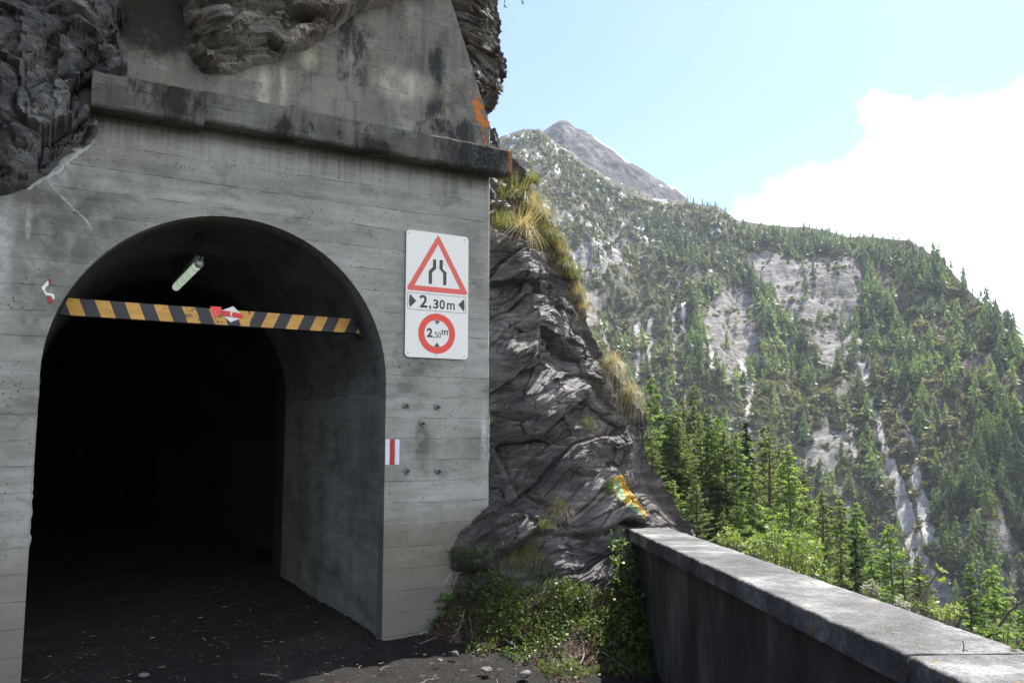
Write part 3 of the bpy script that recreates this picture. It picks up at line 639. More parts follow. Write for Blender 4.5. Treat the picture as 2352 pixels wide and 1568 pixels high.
# ------------------------------------------------------------------ rock shells
def resample(row, N):
    row = np.array(row, float); d = np.hypot(np.diff(row[:, 0]), np.diff(row[:, 1])*150); t = np.concatenate([[0], np.cumsum(d)]); t /= t[-1]
    u = np.linspace(0, 1, N); return np.stack([np.interp(u, t, row[:, 0]), np.interp(u, t, row[:, 1])], -1)
def shell(rows, N, NR, back):
    """rows: list of (Dy, [(Dx, Y), ...]) seen from the camera; back: list of (dx, dY, dz) offsets carried on from the silhouette"""
    ys = np.array([r[0] for r in rows], float); R = np.stack([resample(r[1], N) for r in rows])
    yy = np.linspace(ys[0], ys[-1], NR); G = np.zeros((NR, N, 2))
    for c in range(2):
        for j in range(N): G[:, j, c] = np.interp(yy, ys, R[:, j, c])
    for _ in range(14):
        G[1:-1, 1:-1] = (G[1:-1, 1:-1]*2+G[:-2, 1:-1]+G[2:, 1:-1]+G[1:-1, :-2]+G[1:-1, 2:])/6
    P = np.zeros((NR, N, 3))
    rx = G[..., 0]-1176; ry = FPX*cp+(yy[:, None]-784)*sp; rz = FPX*sp-(yy[:, None]-784)*cp; t = G[..., 1]/ry
    P[..., 0] = rx*t; P[..., 1] = G[..., 1]; P[..., 2] = EYE+rz*t
    bk = [P[:, -1:]+np.array(b) for b in back]
    if bk:
        st = [P[:, -1:]]+bk; ex = []
        for A_, B_ in zip(st, st[1:]):
            n = max(2, int(np.linalg.norm(B_[0, 0]-A_[0, 0])/0.05)); n = min(n, 40)
            for k in range(1, n+1): ex.append(A_+(B_-A_)*k/n)
        P = np.concatenate([P]+ex, 1)
    return P, yy
OUT = [(300,[(1040,8.2),(1080,8.2),(1118,8.35)]),
       (345,[(1040,8.1),(1100,8.1),(1135,8.4)]),
       (400,[(1050,7.9),(1120,7.9),(1188,8.5)]),
       (480,[(1060,7.7),(1125,7.65),(1180,7.9),(1232,8.5)]),
       (580,[(1060,7.5),(1125,7.5),(1210,7.75),(1295,8.5)]),
       (680,[(1060,7.42),(1125,7.4),(1240,7.7),(1328,8.5)]),
       (770,[(1060,7.36),(1125,7.35),(1250,7.6),(1350,8.4)]),
       (830,[(1060,7.34),(1125,7.32),(1270,7.6),(1385,8.35)]),
       (900,[(1060,7.32),(1125,7.3),(1300,7.6),(1432,8.3)]),
       (970,[(1060,7.3),(1125,7.28),(1320,7.55),(1462,8.2)]),
       (1080,[(1060,7.27),(1125,7.24),(1330,7.45),(1482,8.1)]),
       (1150,[(1055,7.25),(1118,7.17),(1330,7.3),(1450,7.5),(1530,8.0)]),
       (1210,[(1000,7.2),(1058,7.02),(1150,6.95),(1300,7.05),(1430,7.35),(1572,7.9)]),
       (1260,[(990,7.15),(1043,7.0),(1150,6.85),(1300,6.95),(1440,7.2),(1600,7.8)]),
       (1340,[(970,7.12),(1020,6.96),(1130,6.7),(1300,6.8),(1455,7.05),(1625,7.6)]),
       (1400,[(940,7.1),(990,6.92),(1110,6.58),(1300,6.62),(1470,6.9),(1640,7.5)]),
       (1455,[(910,7.05),(957,6.84),(1090,6.48),(1300,6.4),(1485,6.75),(1650,7.3)]),
       (1520,[(880,7.0),(935,6.7),(1080,6.3),(1300,6.1),(1500,6.5),(1660,7.1)]),
       (1580,[(870,6.9),(930,6.5),(1080,6.05),(1300,5.8),(1510,6.25),(1670,6.9)]),
       (1680,[(870,6.7),(930,6.3),(1080,5.8),(1300,5.5),(1510,6.0),(1680,6.6)])]
P, yy = shell(OUT, 330, 620, [(0.0, 0.35, -0.05), (0.02, 1.2, -0.3), (0.15, 4.0, -1.6), (0.5, 9.0, -4.0)])
N0 = 330
n = grid_normals(P); n *= np.sign((n*(np.array([0, 0, 1.6])-P)).sum(-1, keepdims=True)+1e-9)
# foliation: slabs rising to the right
ang = math.radians(42); ex = np.array([math.cos(ang), 0.25, math.sin(ang)]); ez = np.array([-math.sin(ang), 0.5, math.cos(ang)]); ey = np.cross(ez, ex)
Q = np.stack([P@ex, P@ey, P@ez], -1); Q = Q+fbm(P*0.7, 3)[..., None]*0.15
slab = fbm(Q*np.array([.55, .8, 2.6]), 5, ridged=True)
step = Q[..., 2]*3.1+fbm(P*1.1, 3)*0.8; fs = step-np.floor(step)
Q2 = Q+fbm(P*1.6, 3)[..., None]*0.05
fa, fe = facet(Q2*np.array([0.75, 1.1, 2.3]), 3, 1.3); fb, fbe = facet(Q2*np.array([1.7, 2.8, 6.5]), 11, 1.2); fc_, fce = facet(Q2*np.array([5, 7.5, 18]), 23)
disp = 0.15*fbm(P*0.75, 3)+0.10*fa+0.032*fb+0.011*fc_-0.04*(1-sm(fe, 0, 0.07))-0.010*(1-sm(fbe, 0, 0.12))+0.035*slab+0.016*fbm(Q2*np.array([3, 5, 22]), 3)
zlow = sm(P[..., 2], 0.75, 0.05)           # softer, soil covered at the foot
disp = disp*(1-0.55*zlow)-0.06; _cw = np.arange(P.shape[1])[None]; disp = disp*(1-0.65*sm(_cw, N0-45, N0-8))-0.03*sm(_cw, N0-45, N0-8)
_dx, _dy = project(P); nearw = (1-sm(_dx, 1128, 1190))*(1-sm(_dy, 1120, 1200)); disp = np.where(nearw > 0, disp*(1-nearw)+np.minimum(disp, 0.02)*nearw, disp)
edge_fade = np.ones(P.shape[1]); P = P+n*disp[..., None]
pxr, pyr = project(P)
paint_m = sm(sdist(pxr, pyr, [(1408,1095),(1428,1090),(1438,1108),(1446,1125),(1462,1145),(1480,1170),(1487,1184),(1478,1188),(1455,1170),(1440,1160),(1425,1145),(1408,1125)]), -5, 4)
gm = np.maximum(sm(sdist(pxr, pyr, [(1412,1102),(1422,1112),(1436,1145),(1428,1146),(1412,1122)]), -4, 3), sm(sdist(pxr, pyr, [(1440,1156),(1456,1160),(1478,1182),(1466,1182),(1448,1170)]), -4, 3))
pcol = np.array([0.80, 0.52, 0.05])*(1-gm[..., None])+np.array([0.30, 0.60, 0.36])*gm[..., None]
soilm = zlow*sm(fbm(P*1.7, 4)+0.9*zlow, 0.15, 0.5)
back = np.arange(P.shape[1]) > N0+6
paint_m[:, back] = 0
me = mesh_np('rock_outcrop', P.reshape(-1, 3), grid_faces(*P.shape[:2]), False, attrs={'paint': pcol.reshape(-1, 3), 'paint_mask': paint_m.ravel(), 'soil': soilm.ravel()})
tag(link('rock_outcrop', me, M['rock']), kind='structure')
OUTP = P[:, :N0].copy()
def on_rock(dx, dy):
    """point and normal on the outcrop nearest to a photo position"""
    ppx, ppy = project(OUTP); i = np.argmin((ppx-dx)**2+(ppy-dy)**2); r_, c_ = divmod(i, N0)
    return Vector(OUTP[r_, c_])

# layered rock standing up behind the upper wall
CR = [(-700,[(880,7.7),(1000,7.7),(1100,7.8),(1215,8.3)]), (-300,[(940,7.7),(1050,7.7),(1120,7.8),(1180,8.2)]), (-60,[(960,7.6),(1040,7.55),(1100,7.7),(1136,8.1)]),
      (0,[(960,7.6),(1040,7.5),(1100,7.65),(1131,8.1)]),(40,[(960,7.6),(1050,7.5),(1100,7.65),(1134,8.1)]),(80,[(970,7.6),(1060,7.5),(1100,7.65),(1132,8.1)]),
      (105,[(970,7.6),(1060,7.5),(1100,7.65),(1143,8.1)]),(132,[(970,7.6),(1065,7.5),(1100,7.65),(1147,8.1)]),(145,[(970,7.6),(1065,7.5),(1100,7.65),(1150,8.1)]),(159,[(970,7.6),(1065,7.5),(1100,7.65),(1158,8.1)]),
      (166,[(970,7.6),(1065,7.5),(1100,7.65),(1143,8.1)]),(196,[(980,7.6),(1070,7.5),(1100,7.65),(1139,8.1)]),(212,[(980,7.6),(1075,7.5),(1100,7.7),(1124,8.0)]),
      (222,[(980,7.6),(1075,7.55),(1090,7.7),(1108,7.9)]),(245,[(980,7.6),(1078,7.55),(1095,7.7),(1111,7.9)]),(262,[(990,7.6),(1078,7.6),(1092,7.7),(1105,7.9)]),(290,[(990,7.7),(1080,7.65),(1096,7.75),(1112,7.9)]),(340,[(1000,7.8),(1085,7.7),(1105,7.8),(1128,8.0)])]
P, yy = shell(CR, 170, 900, [(-0.05, 0.5, 0), (-0.1, 2.0, 0.6), (-0.4, 7.0, 3.0)])
n = grid_normals(P); n *= np.sign((n*(np.array([0, 0, 1.6])-P)).sum(-1, keepdims=True)+1e-9)
zq = P[..., 2]+0.10*P[..., 0]+fbm(P*0.8, 3)*0.12
lay = perlin(np.stack([P[..., 0]*0.5, P[..., 1]*0.5, zq*13], -1))+0.6*perlin(np.stack([P[..., 0]*1.3, P[..., 1]*1.3, zq*34], -1))
ca_, cb_ = facet(np.stack([P[..., 0]*3, P[..., 1]*3, zq*9], -1), 13); cc_, cd_ = facet(np.stack([P[..., 0]*7, P[..., 1]*7, zq*26], -1), 33)
P = P+n*(0.04*lay+0.05*ca_+0.02*cc_-0.02*(1-sm(cb_, 0, .12))+0.03*fbm(P*1.6, 4, ridged=True))[..., None]
me = mesh_np('rock_column', P.reshape(-1, 3), grid_faces(*P.shape[:2]), False); tag(link('rock_face', me, M['column']), kind='structure')

# rock on the left of the portal and the overhang above: relief standing out of the wall plane
def relief(name, polyD, mat, smin, smax, zmin, zmax, step_, amp, tau, top, detail):
    poly = [fac(*p_) if len(p_) == 2 else (p_[0], p_[1]) for p_ in polyD]
    ss = np.arange(smin, smax, step_); zs = np.arange(zmin, zmax, step_); SG, ZG = np.meshgrid(ss, zs)
    q3 = np.stack([SG, np.zeros_like(SG), ZG], -1)
    _j = facet(q3*np.array([5, 1, 9]), 41)[0]; js = perlin(q3*3.1)*0.05+perlin(q3*9)*0.02+_j*0.045; jz = perlin(q3*3.1+7)*0.04+_j*0.02
    d_ = sdist(SG+js, ZG+jz, poly)
    w_ = np.where(d_ > 0, amp*(0.22+0.78*(1-np.exp(-d_/tau)))*sm(d_, -0.001, 0.03), -0.5*(1-np.exp(d_/0.03)))
    w_ = w_+np.clip(ZG-top, 0, None)*1.0*sm(d_, 0, 0.3)
    w_ = w_+detail(SG, ZG, w_)*sm(d_, -0.01, 0.06)
    P = np.stack([SG, -w_, ZG], -1)
    me = mesh_np(name, P.reshape(-1, 3), grid_faces(*P.shape[:2]), True)
    # keep only what stands clear of the wall plane
    keep = (w_ > -0.06); f = grid_faces(*P.shape[:2]); kk = keep.ravel()[f].any(1); bpy.data.meshes.remove(me)
    me = mesh_np(name, P.reshape(-1, 3), f[kk], False)
    o = link(name, me, mat); fplace(o); return tag(o, kind='structure')
def det_left(s_, z_, w_):
    p_ = np.stack([s_, w_*0.8, z_], -1); a_ = math.radians(25); e1_ = np.stack([s_*math.cos(a_)+z_*math.sin(a_), w_, -s_*math.sin(a_)+z_*math.cos(a_)], -1)
    st_ = e1_[..., 2]*3.4+fbm(p_*1.2, 3)*1.2; f_ = st_-np.floor(st_)
    e1_ = e1_+fbm(p_*1.3, 3)[..., None]*0.15; a1, b1 = facet(e1_*np.array([1.6, 1.6, 3.0]), 5, 1.4); a2, b2 = facet(e1_*np.array([4, 4, 7.5]), 17); a3, b3 = facet(e1_*np.array([10, 10, 18]), 29)
    return 0.12*fbm(p_*1.1, 3)+0.15*a1+0.065*a2+0.022*a3-0.05*(1-sm(b1, 0, 0.1))-0.02*(1-sm(b2, 0, 0.12))+0.05*f_**1.5
def det_over(s_, z_, w_):
    p_ = np.stack([s_, w_*0.8, z_], -1); a_ = math.radians(14); zz_ = -s_*math.sin(a_)+z_*math.cos(a_); e1_ = np.stack([s_, w_, zz_], -1)
    e1_ = e1_+fbm(p_*1.3, 3)[..., None]*0.08; a1, b1 = facet(e1_*np.array([1.3, 1.5, 4.5]), 7, 1.3); a2, b2 = facet(e1_*np.array([3.2, 4, 12]), 19); a3, b3 = facet(e1_*np.array([7, 9, 30]), 31)
    ly_ = perlin(np.stack([s_*0.6, w_*0.6, e1_[..., 2]*11], -1))+0.6*perlin(np.stack([s_*1.5, w_, e1_[..., 2]*27], -1)); return 0.08*fbm(p_*1.2, 3)+0.035*ly_+0.14*a1+0.06*a2+0.02*a3-0.04*(1-sm(b1, 0, 0.1))-0.018*(1-sm(b2, 0, 0.12))
relief('cliff_left', [(-5.5, 2.6, 0), (0,449), (60,436), (110,405), (160,368), (203,332), (216,290), (222,263), (190,238), (193,205), (216,180), (282,170), (272,120), (290,60), (288,0), (300,-60), (320,-300), (-0.9, 8.5, 0), (-5.5, 8.5, 0)],
       M['cliff'], -5.2, -0.6, 2.5, 8.4, 0.0135, 0.62, 0.30, 5.0, det_left)
relief('cliff_overhang', [(395,-70), (425,20), (440,90), (450,160), (468,179), (500,176), (560,163), (600,152), (640,141), (700,116), (745,85), (800,52), (850,26), (900,6), (940,-6), (1010,-30), (1040,-300), (0.4, 8.5, 0), (-2.2, 8.5, 0), (360,-200)],
       M['overhang'], -2.4, 0.75, 4.0, 8.4, 0.0125, 0.42, 0.30, 6.3, det_over)

# tunnel beyond the lined part: rough, wider, bending left
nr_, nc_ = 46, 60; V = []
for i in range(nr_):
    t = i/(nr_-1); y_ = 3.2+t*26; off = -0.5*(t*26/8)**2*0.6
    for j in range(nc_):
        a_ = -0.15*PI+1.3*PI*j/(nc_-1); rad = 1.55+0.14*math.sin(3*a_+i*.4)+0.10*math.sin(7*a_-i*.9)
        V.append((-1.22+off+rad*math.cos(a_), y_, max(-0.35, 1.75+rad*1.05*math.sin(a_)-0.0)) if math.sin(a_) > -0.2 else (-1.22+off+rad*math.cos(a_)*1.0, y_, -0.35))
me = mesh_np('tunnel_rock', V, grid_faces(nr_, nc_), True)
# added, unseen end wall so that no daylight leaks in
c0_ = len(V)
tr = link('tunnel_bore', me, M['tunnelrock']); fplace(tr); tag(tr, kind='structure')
bm = bmesh.new(); box(bm, -26, 8, 28.5, 29.5, -1, 6); e_ = bm_obj('tunnel_end_blocker', bm, M['tunnelrock']); fplace(e_); tag(e_, kind='structure')
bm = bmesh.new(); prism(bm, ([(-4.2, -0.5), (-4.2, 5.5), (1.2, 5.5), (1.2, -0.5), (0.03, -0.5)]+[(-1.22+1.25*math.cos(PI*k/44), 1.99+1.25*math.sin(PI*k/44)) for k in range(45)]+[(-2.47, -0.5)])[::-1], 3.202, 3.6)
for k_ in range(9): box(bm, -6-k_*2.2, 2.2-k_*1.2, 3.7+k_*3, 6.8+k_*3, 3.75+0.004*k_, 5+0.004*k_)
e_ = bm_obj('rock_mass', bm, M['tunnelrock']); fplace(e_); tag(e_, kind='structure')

# ------------------------------------------------------------------ tunnel portal
portal = fempty('tunnel_portal')
tag(portal, 'grey board-marked concrete tunnel portal with arched opening and dark cornice, set into the rock', 'tunnel portal')
R_ = 1.22; CX = -1.22; CZ = 1.99
def arch(r, n=44): return [(CX+r*math.cos(PI*k/n), CZ+r*math.sin(PI*k/n)) for k in range(n+1)]
bm = bmesh.new()
outl = [(-3.9, -0.5), (-3.9, 4.3), (0.953, 4.3), (0.953, -0.5), (0.0, -0.5)]+arch(R_)+[(-2.44, -0.5)]
prism(bm, outl[::-1], 0, 0.125)
outl2 = [(-3.9, -0.5), (-3.9, 4.3), (0.953, 4.3), (0.953, -0.5), (0.028, -0.5)]+arch(R_+0.028)+[(-2.468, -0.5)]
prism(bm, outl2[::-1], 0.127, 3.2)
ed = [e for e in bm.edges if all(abs(v.co.x-0.953) < 1e-4 and abs(v.co.y) < 1e-4 for v in e.verts)]
bmesh.ops.bevel(bm, geom=ed, offset=0.014, segments=1, affect='EDGES')
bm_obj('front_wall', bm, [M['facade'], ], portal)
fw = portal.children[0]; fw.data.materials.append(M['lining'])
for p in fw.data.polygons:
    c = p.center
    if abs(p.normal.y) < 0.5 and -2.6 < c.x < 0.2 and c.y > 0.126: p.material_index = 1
# upper wall, raking on the right, set back behind the cornice
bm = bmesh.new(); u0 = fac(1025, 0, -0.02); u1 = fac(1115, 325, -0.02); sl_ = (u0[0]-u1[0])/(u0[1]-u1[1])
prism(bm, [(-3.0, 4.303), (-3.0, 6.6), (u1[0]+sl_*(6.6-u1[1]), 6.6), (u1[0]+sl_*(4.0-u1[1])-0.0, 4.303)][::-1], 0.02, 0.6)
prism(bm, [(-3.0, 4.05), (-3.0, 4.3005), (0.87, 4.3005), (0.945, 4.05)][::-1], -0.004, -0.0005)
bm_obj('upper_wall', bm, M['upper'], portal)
# cornice: long run and a thicker end piece on the left, irregular edges
def ledge(name, s0, s1, w1, z0, z1, seed, slope=0.0):
    ns = max(12, int((s1-s0)/0.03)); prof = [(-0.0, z0+0.02), (w1-0.03, z0+0.0), (w1-0.012, z0+0.006), (w1, z0+0.022), (w1, (z0+z1)/2), (w1, z1-0.02), (w1-0.01, z1-0.005), (w1-0.03, z1), (w1*0.5, z1+0.006), (-0.002, z1+0.012)]
    ss = np.linspace(s0, s1, ns); Pp = np.zeros((len(prof), ns, 3))
    for i, (w_, z_) in enumerate(prof):
        Pp[i, :, 0] = ss; Pp[i, :, 1] = -w_; Pp[i, :, 2] = z_
    nn_ = fbm(Pp*6+seed, 4)*0.009+fbm(Pp*25+seed, 3)*0.004
    Pp[1:-1, :, 1] -= nn_[1:-1]; Pp[1:-1, :, 2] += fbm(Pp*5+seed+4, 3)[1:-1]*0.005
    f = [grid_faces(len(prof), ns)]; me = mesh_np(name, Pp.reshape(-1, 3), f, False)
    bm = bmesh.new(); bm.from_mesh(me); bpy.data.meshes.remove(me); bm.verts.ensure_lookup_table()
    for c_ in (0, ns-1):
        vs = [bm.verts[i*ns+c_] for i in range(len(prof))]; bm.faces.new(vs)
    vs1 = [bm.verts[k] for k in range(ns)]; vs2 = [bm.verts[(len(prof)-1)*ns+k] for k in range(ns)]
    for k in range(ns-1): bm.faces.new((vs1[k], vs1[k+1], vs2[k+1], vs2[k]))
    return bm_obj(name, bm, M['cornice'], portal)
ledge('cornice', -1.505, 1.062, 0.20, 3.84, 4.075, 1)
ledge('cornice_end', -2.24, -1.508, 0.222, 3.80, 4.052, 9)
def crack(name, pts, wmin, wmax, mat, parent, y=-0.003, seed=1, jit=0.012, fromD=True, depth=None):
    r_ = random.Random(seed); P2 = [fac(*p_) for p_ in pts] if fromD else pts; L = []
    for (x0, z0), (x1, z1) in zip(P2, P2[1:]):
        n_ = max(2, int(math.hypot(x1-x0, z1-z0)/0.022))
        for k in range(n_): t = k/n_; L.append((x0+(x1-x0)*t+r_.uniform(-jit, jit), z0+(z1-z0)*t+r_.uniform(-jit, jit)*0.7))
    L.append(P2[-1]); bm = bmesh.new(); prev = None
    for i, (x, z) in enumerate(L):
        j = min(i+1, len(L)-1); k = max(i-1, 0); tx, tz = L[j][0]-L[k][0], L[j][1]-L[k][1]; l_ = math.hypot(tx, tz)+1e-9
        w_ = r_.uniform(wmin, wmax)*min(1, 0.35+min(i, len(L)-1-i)*0.3); nx, nz = -tz/l_*w_, tx/l_*w_
        a_ = bm.verts.new((x+nx, 0.001, z+nz)); m_ = bm.verts.new((x, y, z)); b_ = bm.verts.new((x-nx, 0.001, z-nz))
        if prev:
            bm.faces.new((prev[0], a_, m_, prev[1])); bm.faces.new((prev[1], m_, b_, prev[2]))
        prev = (a_, m_, b_)
    return bm_obj(name, bm, mat, parent)
crack('lime_crack', [(105,412),(128,440),(150,462),(170,482),(186,493),(200,512),(212,530)], 0.0022, 0.0075, M['lime'], portal, seed=3, jit=0.007)
crack('lime_crack', [(219,538),(230,549)], 0.002, 0.005, M['lime'], portal, seed=4)
crack('lime_crack', [(0,848),(35,850),(60,846),(78,849)], 0.001, 0.004, M['lime'], portal, seed=5, jit=0.006)
crack('lime_seam', [(60,436),(112,404),(135,392),(165,362),(190,345),(205,328),(216,298),(221,275)], 0.008, 0.026, M['lime'], portal, seed=6, jit=0.007)
crack('lime_crack', [(1083,908),(1095,928),(1110,938),(1122,948)], 0.002, 0.007, M['lime'], portal, seed=8, jit=0.005)
crack('edge_patch', [(1124,945),(1123,1000),(1123,1060)], 0.003, 0.007, M['lime'], portal, seed=9, jit=0.002)
crack('edge_patch', [(964,1453),(985,1449),(1001,1443)], 0.004, 0.012, M['lime'], portal, seed=10, jit=0.004)
crack('lime_edge', [(1050,1245),(1043,1290),(1033,1322),(1018,1345)], 0.006, 0.022, M['limedull'], portal, seed=11, jit=0.01)
# crumbled left arris of the opening
crack('broken_edge', [(92,870),(86,940),(80,1020),(76,1080)], 0.001, 0.004, M['limedull'], portal, seed=12, jit=0.003)
crack('broken_edge', [(76,1080),(72,1140),(68,1210),(65,1260)], 0.004, 0.012, M['limedull'], portal, seed=13, jit=0.006)
# lime lines across the vault (pale, on the lining surface)
def vault_line(a_from, a_to, yf, seed, wd=0.012):
    r_ = random.Random(seed); bm = bmesh.new(); prev = None; n_ = 46
    for i in range(n_+1):
        t = i/n_; a_ = math.radians(a_from+(a_to-a_from)*t); y_ = yf(t)+r_.uniform(-.03, .03); w_ = wd*r_.uniform(.35, 1.5)*min(1, .2+min(i, n_-i)*.15)
        rr_ = R_+0.028-0.004; c_ = (CX+rr_*math.cos(a_), CZ+rr_*math.sin(a_))
        a1 = bm.verts.new((c_[0], y_-w_, c_[1])); b1 = bm.verts.new((c_[0], y_+w_, c_[1]))
        if prev: bm.faces.new((prev[0], a1, b1, prev[1]))
        prev = (a1, b1)
    bm_obj('lime_line', bm, M['limedull'], portal)
vault_line(168, 112, lambda t: 0.75+0.35*t, 21, 0.022); vault_line(110, 82, lambda t: 1.35+0.15*t, 22, 0.015); vault_line(84, 62, lambda t: 0.62-0.1*t, 23, 0.012)

# ------------------------------------------------------------------ parapet along the drop
parapet = bpy.data.objects.new('parapet', None); COL.objects.link(parapet)
A0 = Vector(at(1437, 1212, 7.5)); A1 = Vector(at(2082, 1503, 2.6)); pd = (A1-A0).normalized(); side = Vector((-pd.y, pd.x, 0)).normalized()
if side.x < 0: side = -side
parapet.location = (A0.x, A0.y, -0.3); inv = Matrix.Translation(-parapet.location)
tag(parapet, 'weathered concrete parapet wall with broad coping, running along the drop at right', 'parapet')
def coping(name, t0, t1, y_off, wid, th, seed, lift=0.0, near0=0.0, near1=0.0):
    n_ = int((t1-t0)/0.02); prof = []
    c_ = 0.014
    for k in range(4): prof.append((0.006*k/3, -th+th*0.0+ (th-c_)*k/3))
    for k in range(1, 6): a_ = PI/2*k/5; prof.append((c_-c_*math.cos(a_)+0.006, -c_+c_*math.sin(a_)))
    for k in range(1, 26): prof.append((c_+0.006+(wid-2*c_)*k/26, 0.0))
    for k in range(1, 6): a_ = PI/2*k/5; prof.append((wid-c_+c_*math.sin(a_), -c_+c_*math.cos(a_)))
    prof.append((wid, -th)); prof.append((wid*0.5, -th+0.002)); prof.append((0.0, -th))
    ts = np.linspace(t0, t1, n_); G = np.zeros((len(prof), n_, 3)); D = np.array(A0); pd_ = np.array(pd); sd_ = np.array(side)
    for i, (a_, z_) in enumerate(prof):
        G[i] = D+pd_*ts[:, None]+sd_*(a_+y_off)+np.array([0, 0, z_+lift])
    nz_ = fbm(G*5+seed, 4)*0.004+fbm(G*28+seed, 3)*0.0025
    edge_ = np.array([1.0 if 3 <= i <= 10 else (0.45 if i < 34 else 0.8) for i in range(len(prof))])[:, None]
    G[..., 2] += nz_*edge_; G[..., :2] += (sd_[:2]*(fbm(G*4+seed+9, 4)*0.006+fbm(G*20+seed, 2)*0.004)[..., None])*(edge_[..., None])
    me = mesh_np(name, G.reshape(-1, 3), grid_faces(len(prof), n_), True, attrs={'near': np.repeat(np.linspace(near0, near1, n_)[None], len(prof), 0).ravel()})
    bm = bmesh.new(); bm.from_mesh(me); bm.verts.ensure_lookup_table()
    for cc in (0, n_-1): bm.faces.new([bm.verts[i*n_+cc] for i in range(len(prof))])
    bmesh.ops.recalc_face_normals(bm, faces=bm.faces); bm.to_mesh(me); bm.free()
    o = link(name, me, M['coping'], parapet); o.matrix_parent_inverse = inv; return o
LT = (A1-A0).length
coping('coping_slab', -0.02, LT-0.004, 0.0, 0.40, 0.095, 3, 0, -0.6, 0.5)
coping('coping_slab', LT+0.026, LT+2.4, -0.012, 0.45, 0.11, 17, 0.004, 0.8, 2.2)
bm = bmesh.new(); zb_ = -0.6
for (t0, t1) in ((-0.0, LT+2.4),):
    a_ = A0+pd*t0+side*0.055; b_ = A0+pd*t1+side*0.055; c_ = b_+side*0.27; d_ = a_+side*0.27
    top_ = [v+Vector((0, 0, -0.097)) for v in (a_, b_, c_, d_)]; bot_ = [Vector((v.x, v.y, zb_ if i < 2 else -3.0)) for i, v in enumerate((a_, b_, c_, d_))]
    T_ = [bm.verts.new(v) for v in top_]; B_ = [bm.verts.new(v) for v in bot_]
    bm.faces.new(T_); bm.faces.new(B_[::-1])
    for k in range(4): bm.faces.new((T_[k], B_[k], B_[(k+1) % 4], T_[(k+1) % 4]))
o = bm_obj('wall_body', bm, M['parapet'], parapet); o.matrix_parent_inverse = inv

# ================================================================== OBJECTS ON THE PORTAL
def child_at(o, root, s0, w0, z0):
    o.parent = root; o.location = (-s0, w0, -z0); return o     # mesh keeps portal coordinates
def flat_piece(name, pts, mat, y0, y1, parent, s0, w0, z0, holes=None):
    bm = bmesh.new(); prism(bm, pts, y0, y1); o = bm_obj(name, bm, mat); return child_at(o, parent, s0, w0, z0)
def ring_piece(name, outer, inner, mat, y0, y1, parent, s0, w0, z0):
    bm = bmesh.new(); n_ = len(outer)
    L = [[bm.verts.new((x, y, z)) for x, z in ring] for ring, y in ((outer, y0), (inner, y0), (inner, y1), (outer, y1))]
    for a_, b_ in ((0, 1), (1, 2), (2, 3), (3, 0)):
        for k in range(n_): bm.faces.new((L[a_][k], L[a_][(k+1) % n_], L[b_][(k+1) % n_], L[b_][k]))
    return child_at(bm_obj(name, bm, mat), parent, s0, w0, z0)
def glyph(ch, x0, x1, z0, z1, y, mat, parent, s0, w0, z0r, bold=0.0, name='numeral'):
    c_ = bpy.data.curves.new('txt', 'FONT'); c_.body = ch; c_.extrude = 0.0; c_.offset = bold
    t_ = bpy.data.objects.new('txt', c_); COL.objects.link(t_); dg = bpy.context.evaluated_depsgraph_get()
    me = bpy.data.meshes.new_from_object(t_.evaluated_get(dg)); bpy.data.objects.remove(t_); bpy.data.curves.remove(c_)
    co = np.zeros(len(me.vertices)*3); me.vertices.foreach_get('co', co); co = co.reshape(-1, 3)
    mn, mx_ = co.min(0), co.max(0)
    co2 = np.stack([x0+(co[:, 0]-mn[0])/(mx_[0]-mn[0])*(x1-x0), np.full(len(co), y), z0+(co[:, 1]-mn[1])/(mx_[1]-mn[1])*(z1-z0)], -1)
    me.vertices.foreach_set('co', co2.ravel()); me.materials.clear(); me.update()
    bm = bmesh.new(); bm.from_mesh(me); r_ = bmesh.ops.extrude_face_region(bm, geom=bm.faces[:])
    for v in r_['geom']:
        if isinstance(v, bmesh.types.BMVert): v.co.y += 0.0006
    bpy.data.meshes.remove(me); o = bm_obj(name, bm, mat); return child_at(o, parent, s0, w0, z0r)

# --- height beam
S0, W0, ZB = -1.22, -0.35, 2.425
beam = fempty('height_barrier', S0, W0, ZB)
tag(beam, 'yellow and black striped height limit beam spanning the tunnel mouth under the arch', 'height beam')
bm = bmesh.new(); xl, xr = -2.345, -0.108
prism(bm, [(xl, 2.435), (xr, 2.432), (xr-0.045, 2.552), (xl+0.055, 2.558)], 0.35, 0.358)
o = bm_obj('face_plate', bm, M['beam']); child_at(o, beam, S0, W0, ZB)
bm = bmesh.new(); prism(bm, [(xl, 2.435), (xr, 2.432), (xr, 2.44), (xl, 2.443)], 0.3585, 0.45); prism(bm, [(xl+0.06, 2.548), (xr-0.05, 2.542), (xr-0.05, 2.55), (xl+0.06, 2.556)], 0.3585, 0.45)
prism(bm, [(xr-0.01, 2.41), (xr+0.035, 2.40), (xr+0.02, 2.50), (xr-0.012, 2.535)], 0.352, 0.44)
o = bm_obj('flange', bm, M['beamdark']); child_at(o, beam, S0, W0, ZB)
def fD(pts, w_): return [fac(x, y, w_) for x, y in pts]
def zD3(zx, zy): return (zx*0.3906, 459.4+zy*0.3906)
wst = -0.345
tri = fD([zD3(1235, 624), zD3(1304, 628), zD3(1267, 707)], wst); st_ = flat_piece('triangle_sticker', tri, M['glowred'], 0.3465, 0.3485, beam, S0, W0, ZB)
dia = fD([zD3(1372, 624), zD3(1432, 686), zD3(1355, 718), zD3(1285, 656)], wst)
dia = fD([zD3(1372, 624), zD3(1436, 687), zD3(1356, 718), zD3(1284, 655)], wst)
ds = flat_piece('hiking_sticker', dia, M['white'], 0.3465, 0.3485, beam, S0, W0, ZB)
band = fD([zD3(1284, 655), zD3(1303, 646), zD3(1415, 666), zD3(1437, 686), zD3(1415, 696), zD3(1308, 681)], wst)
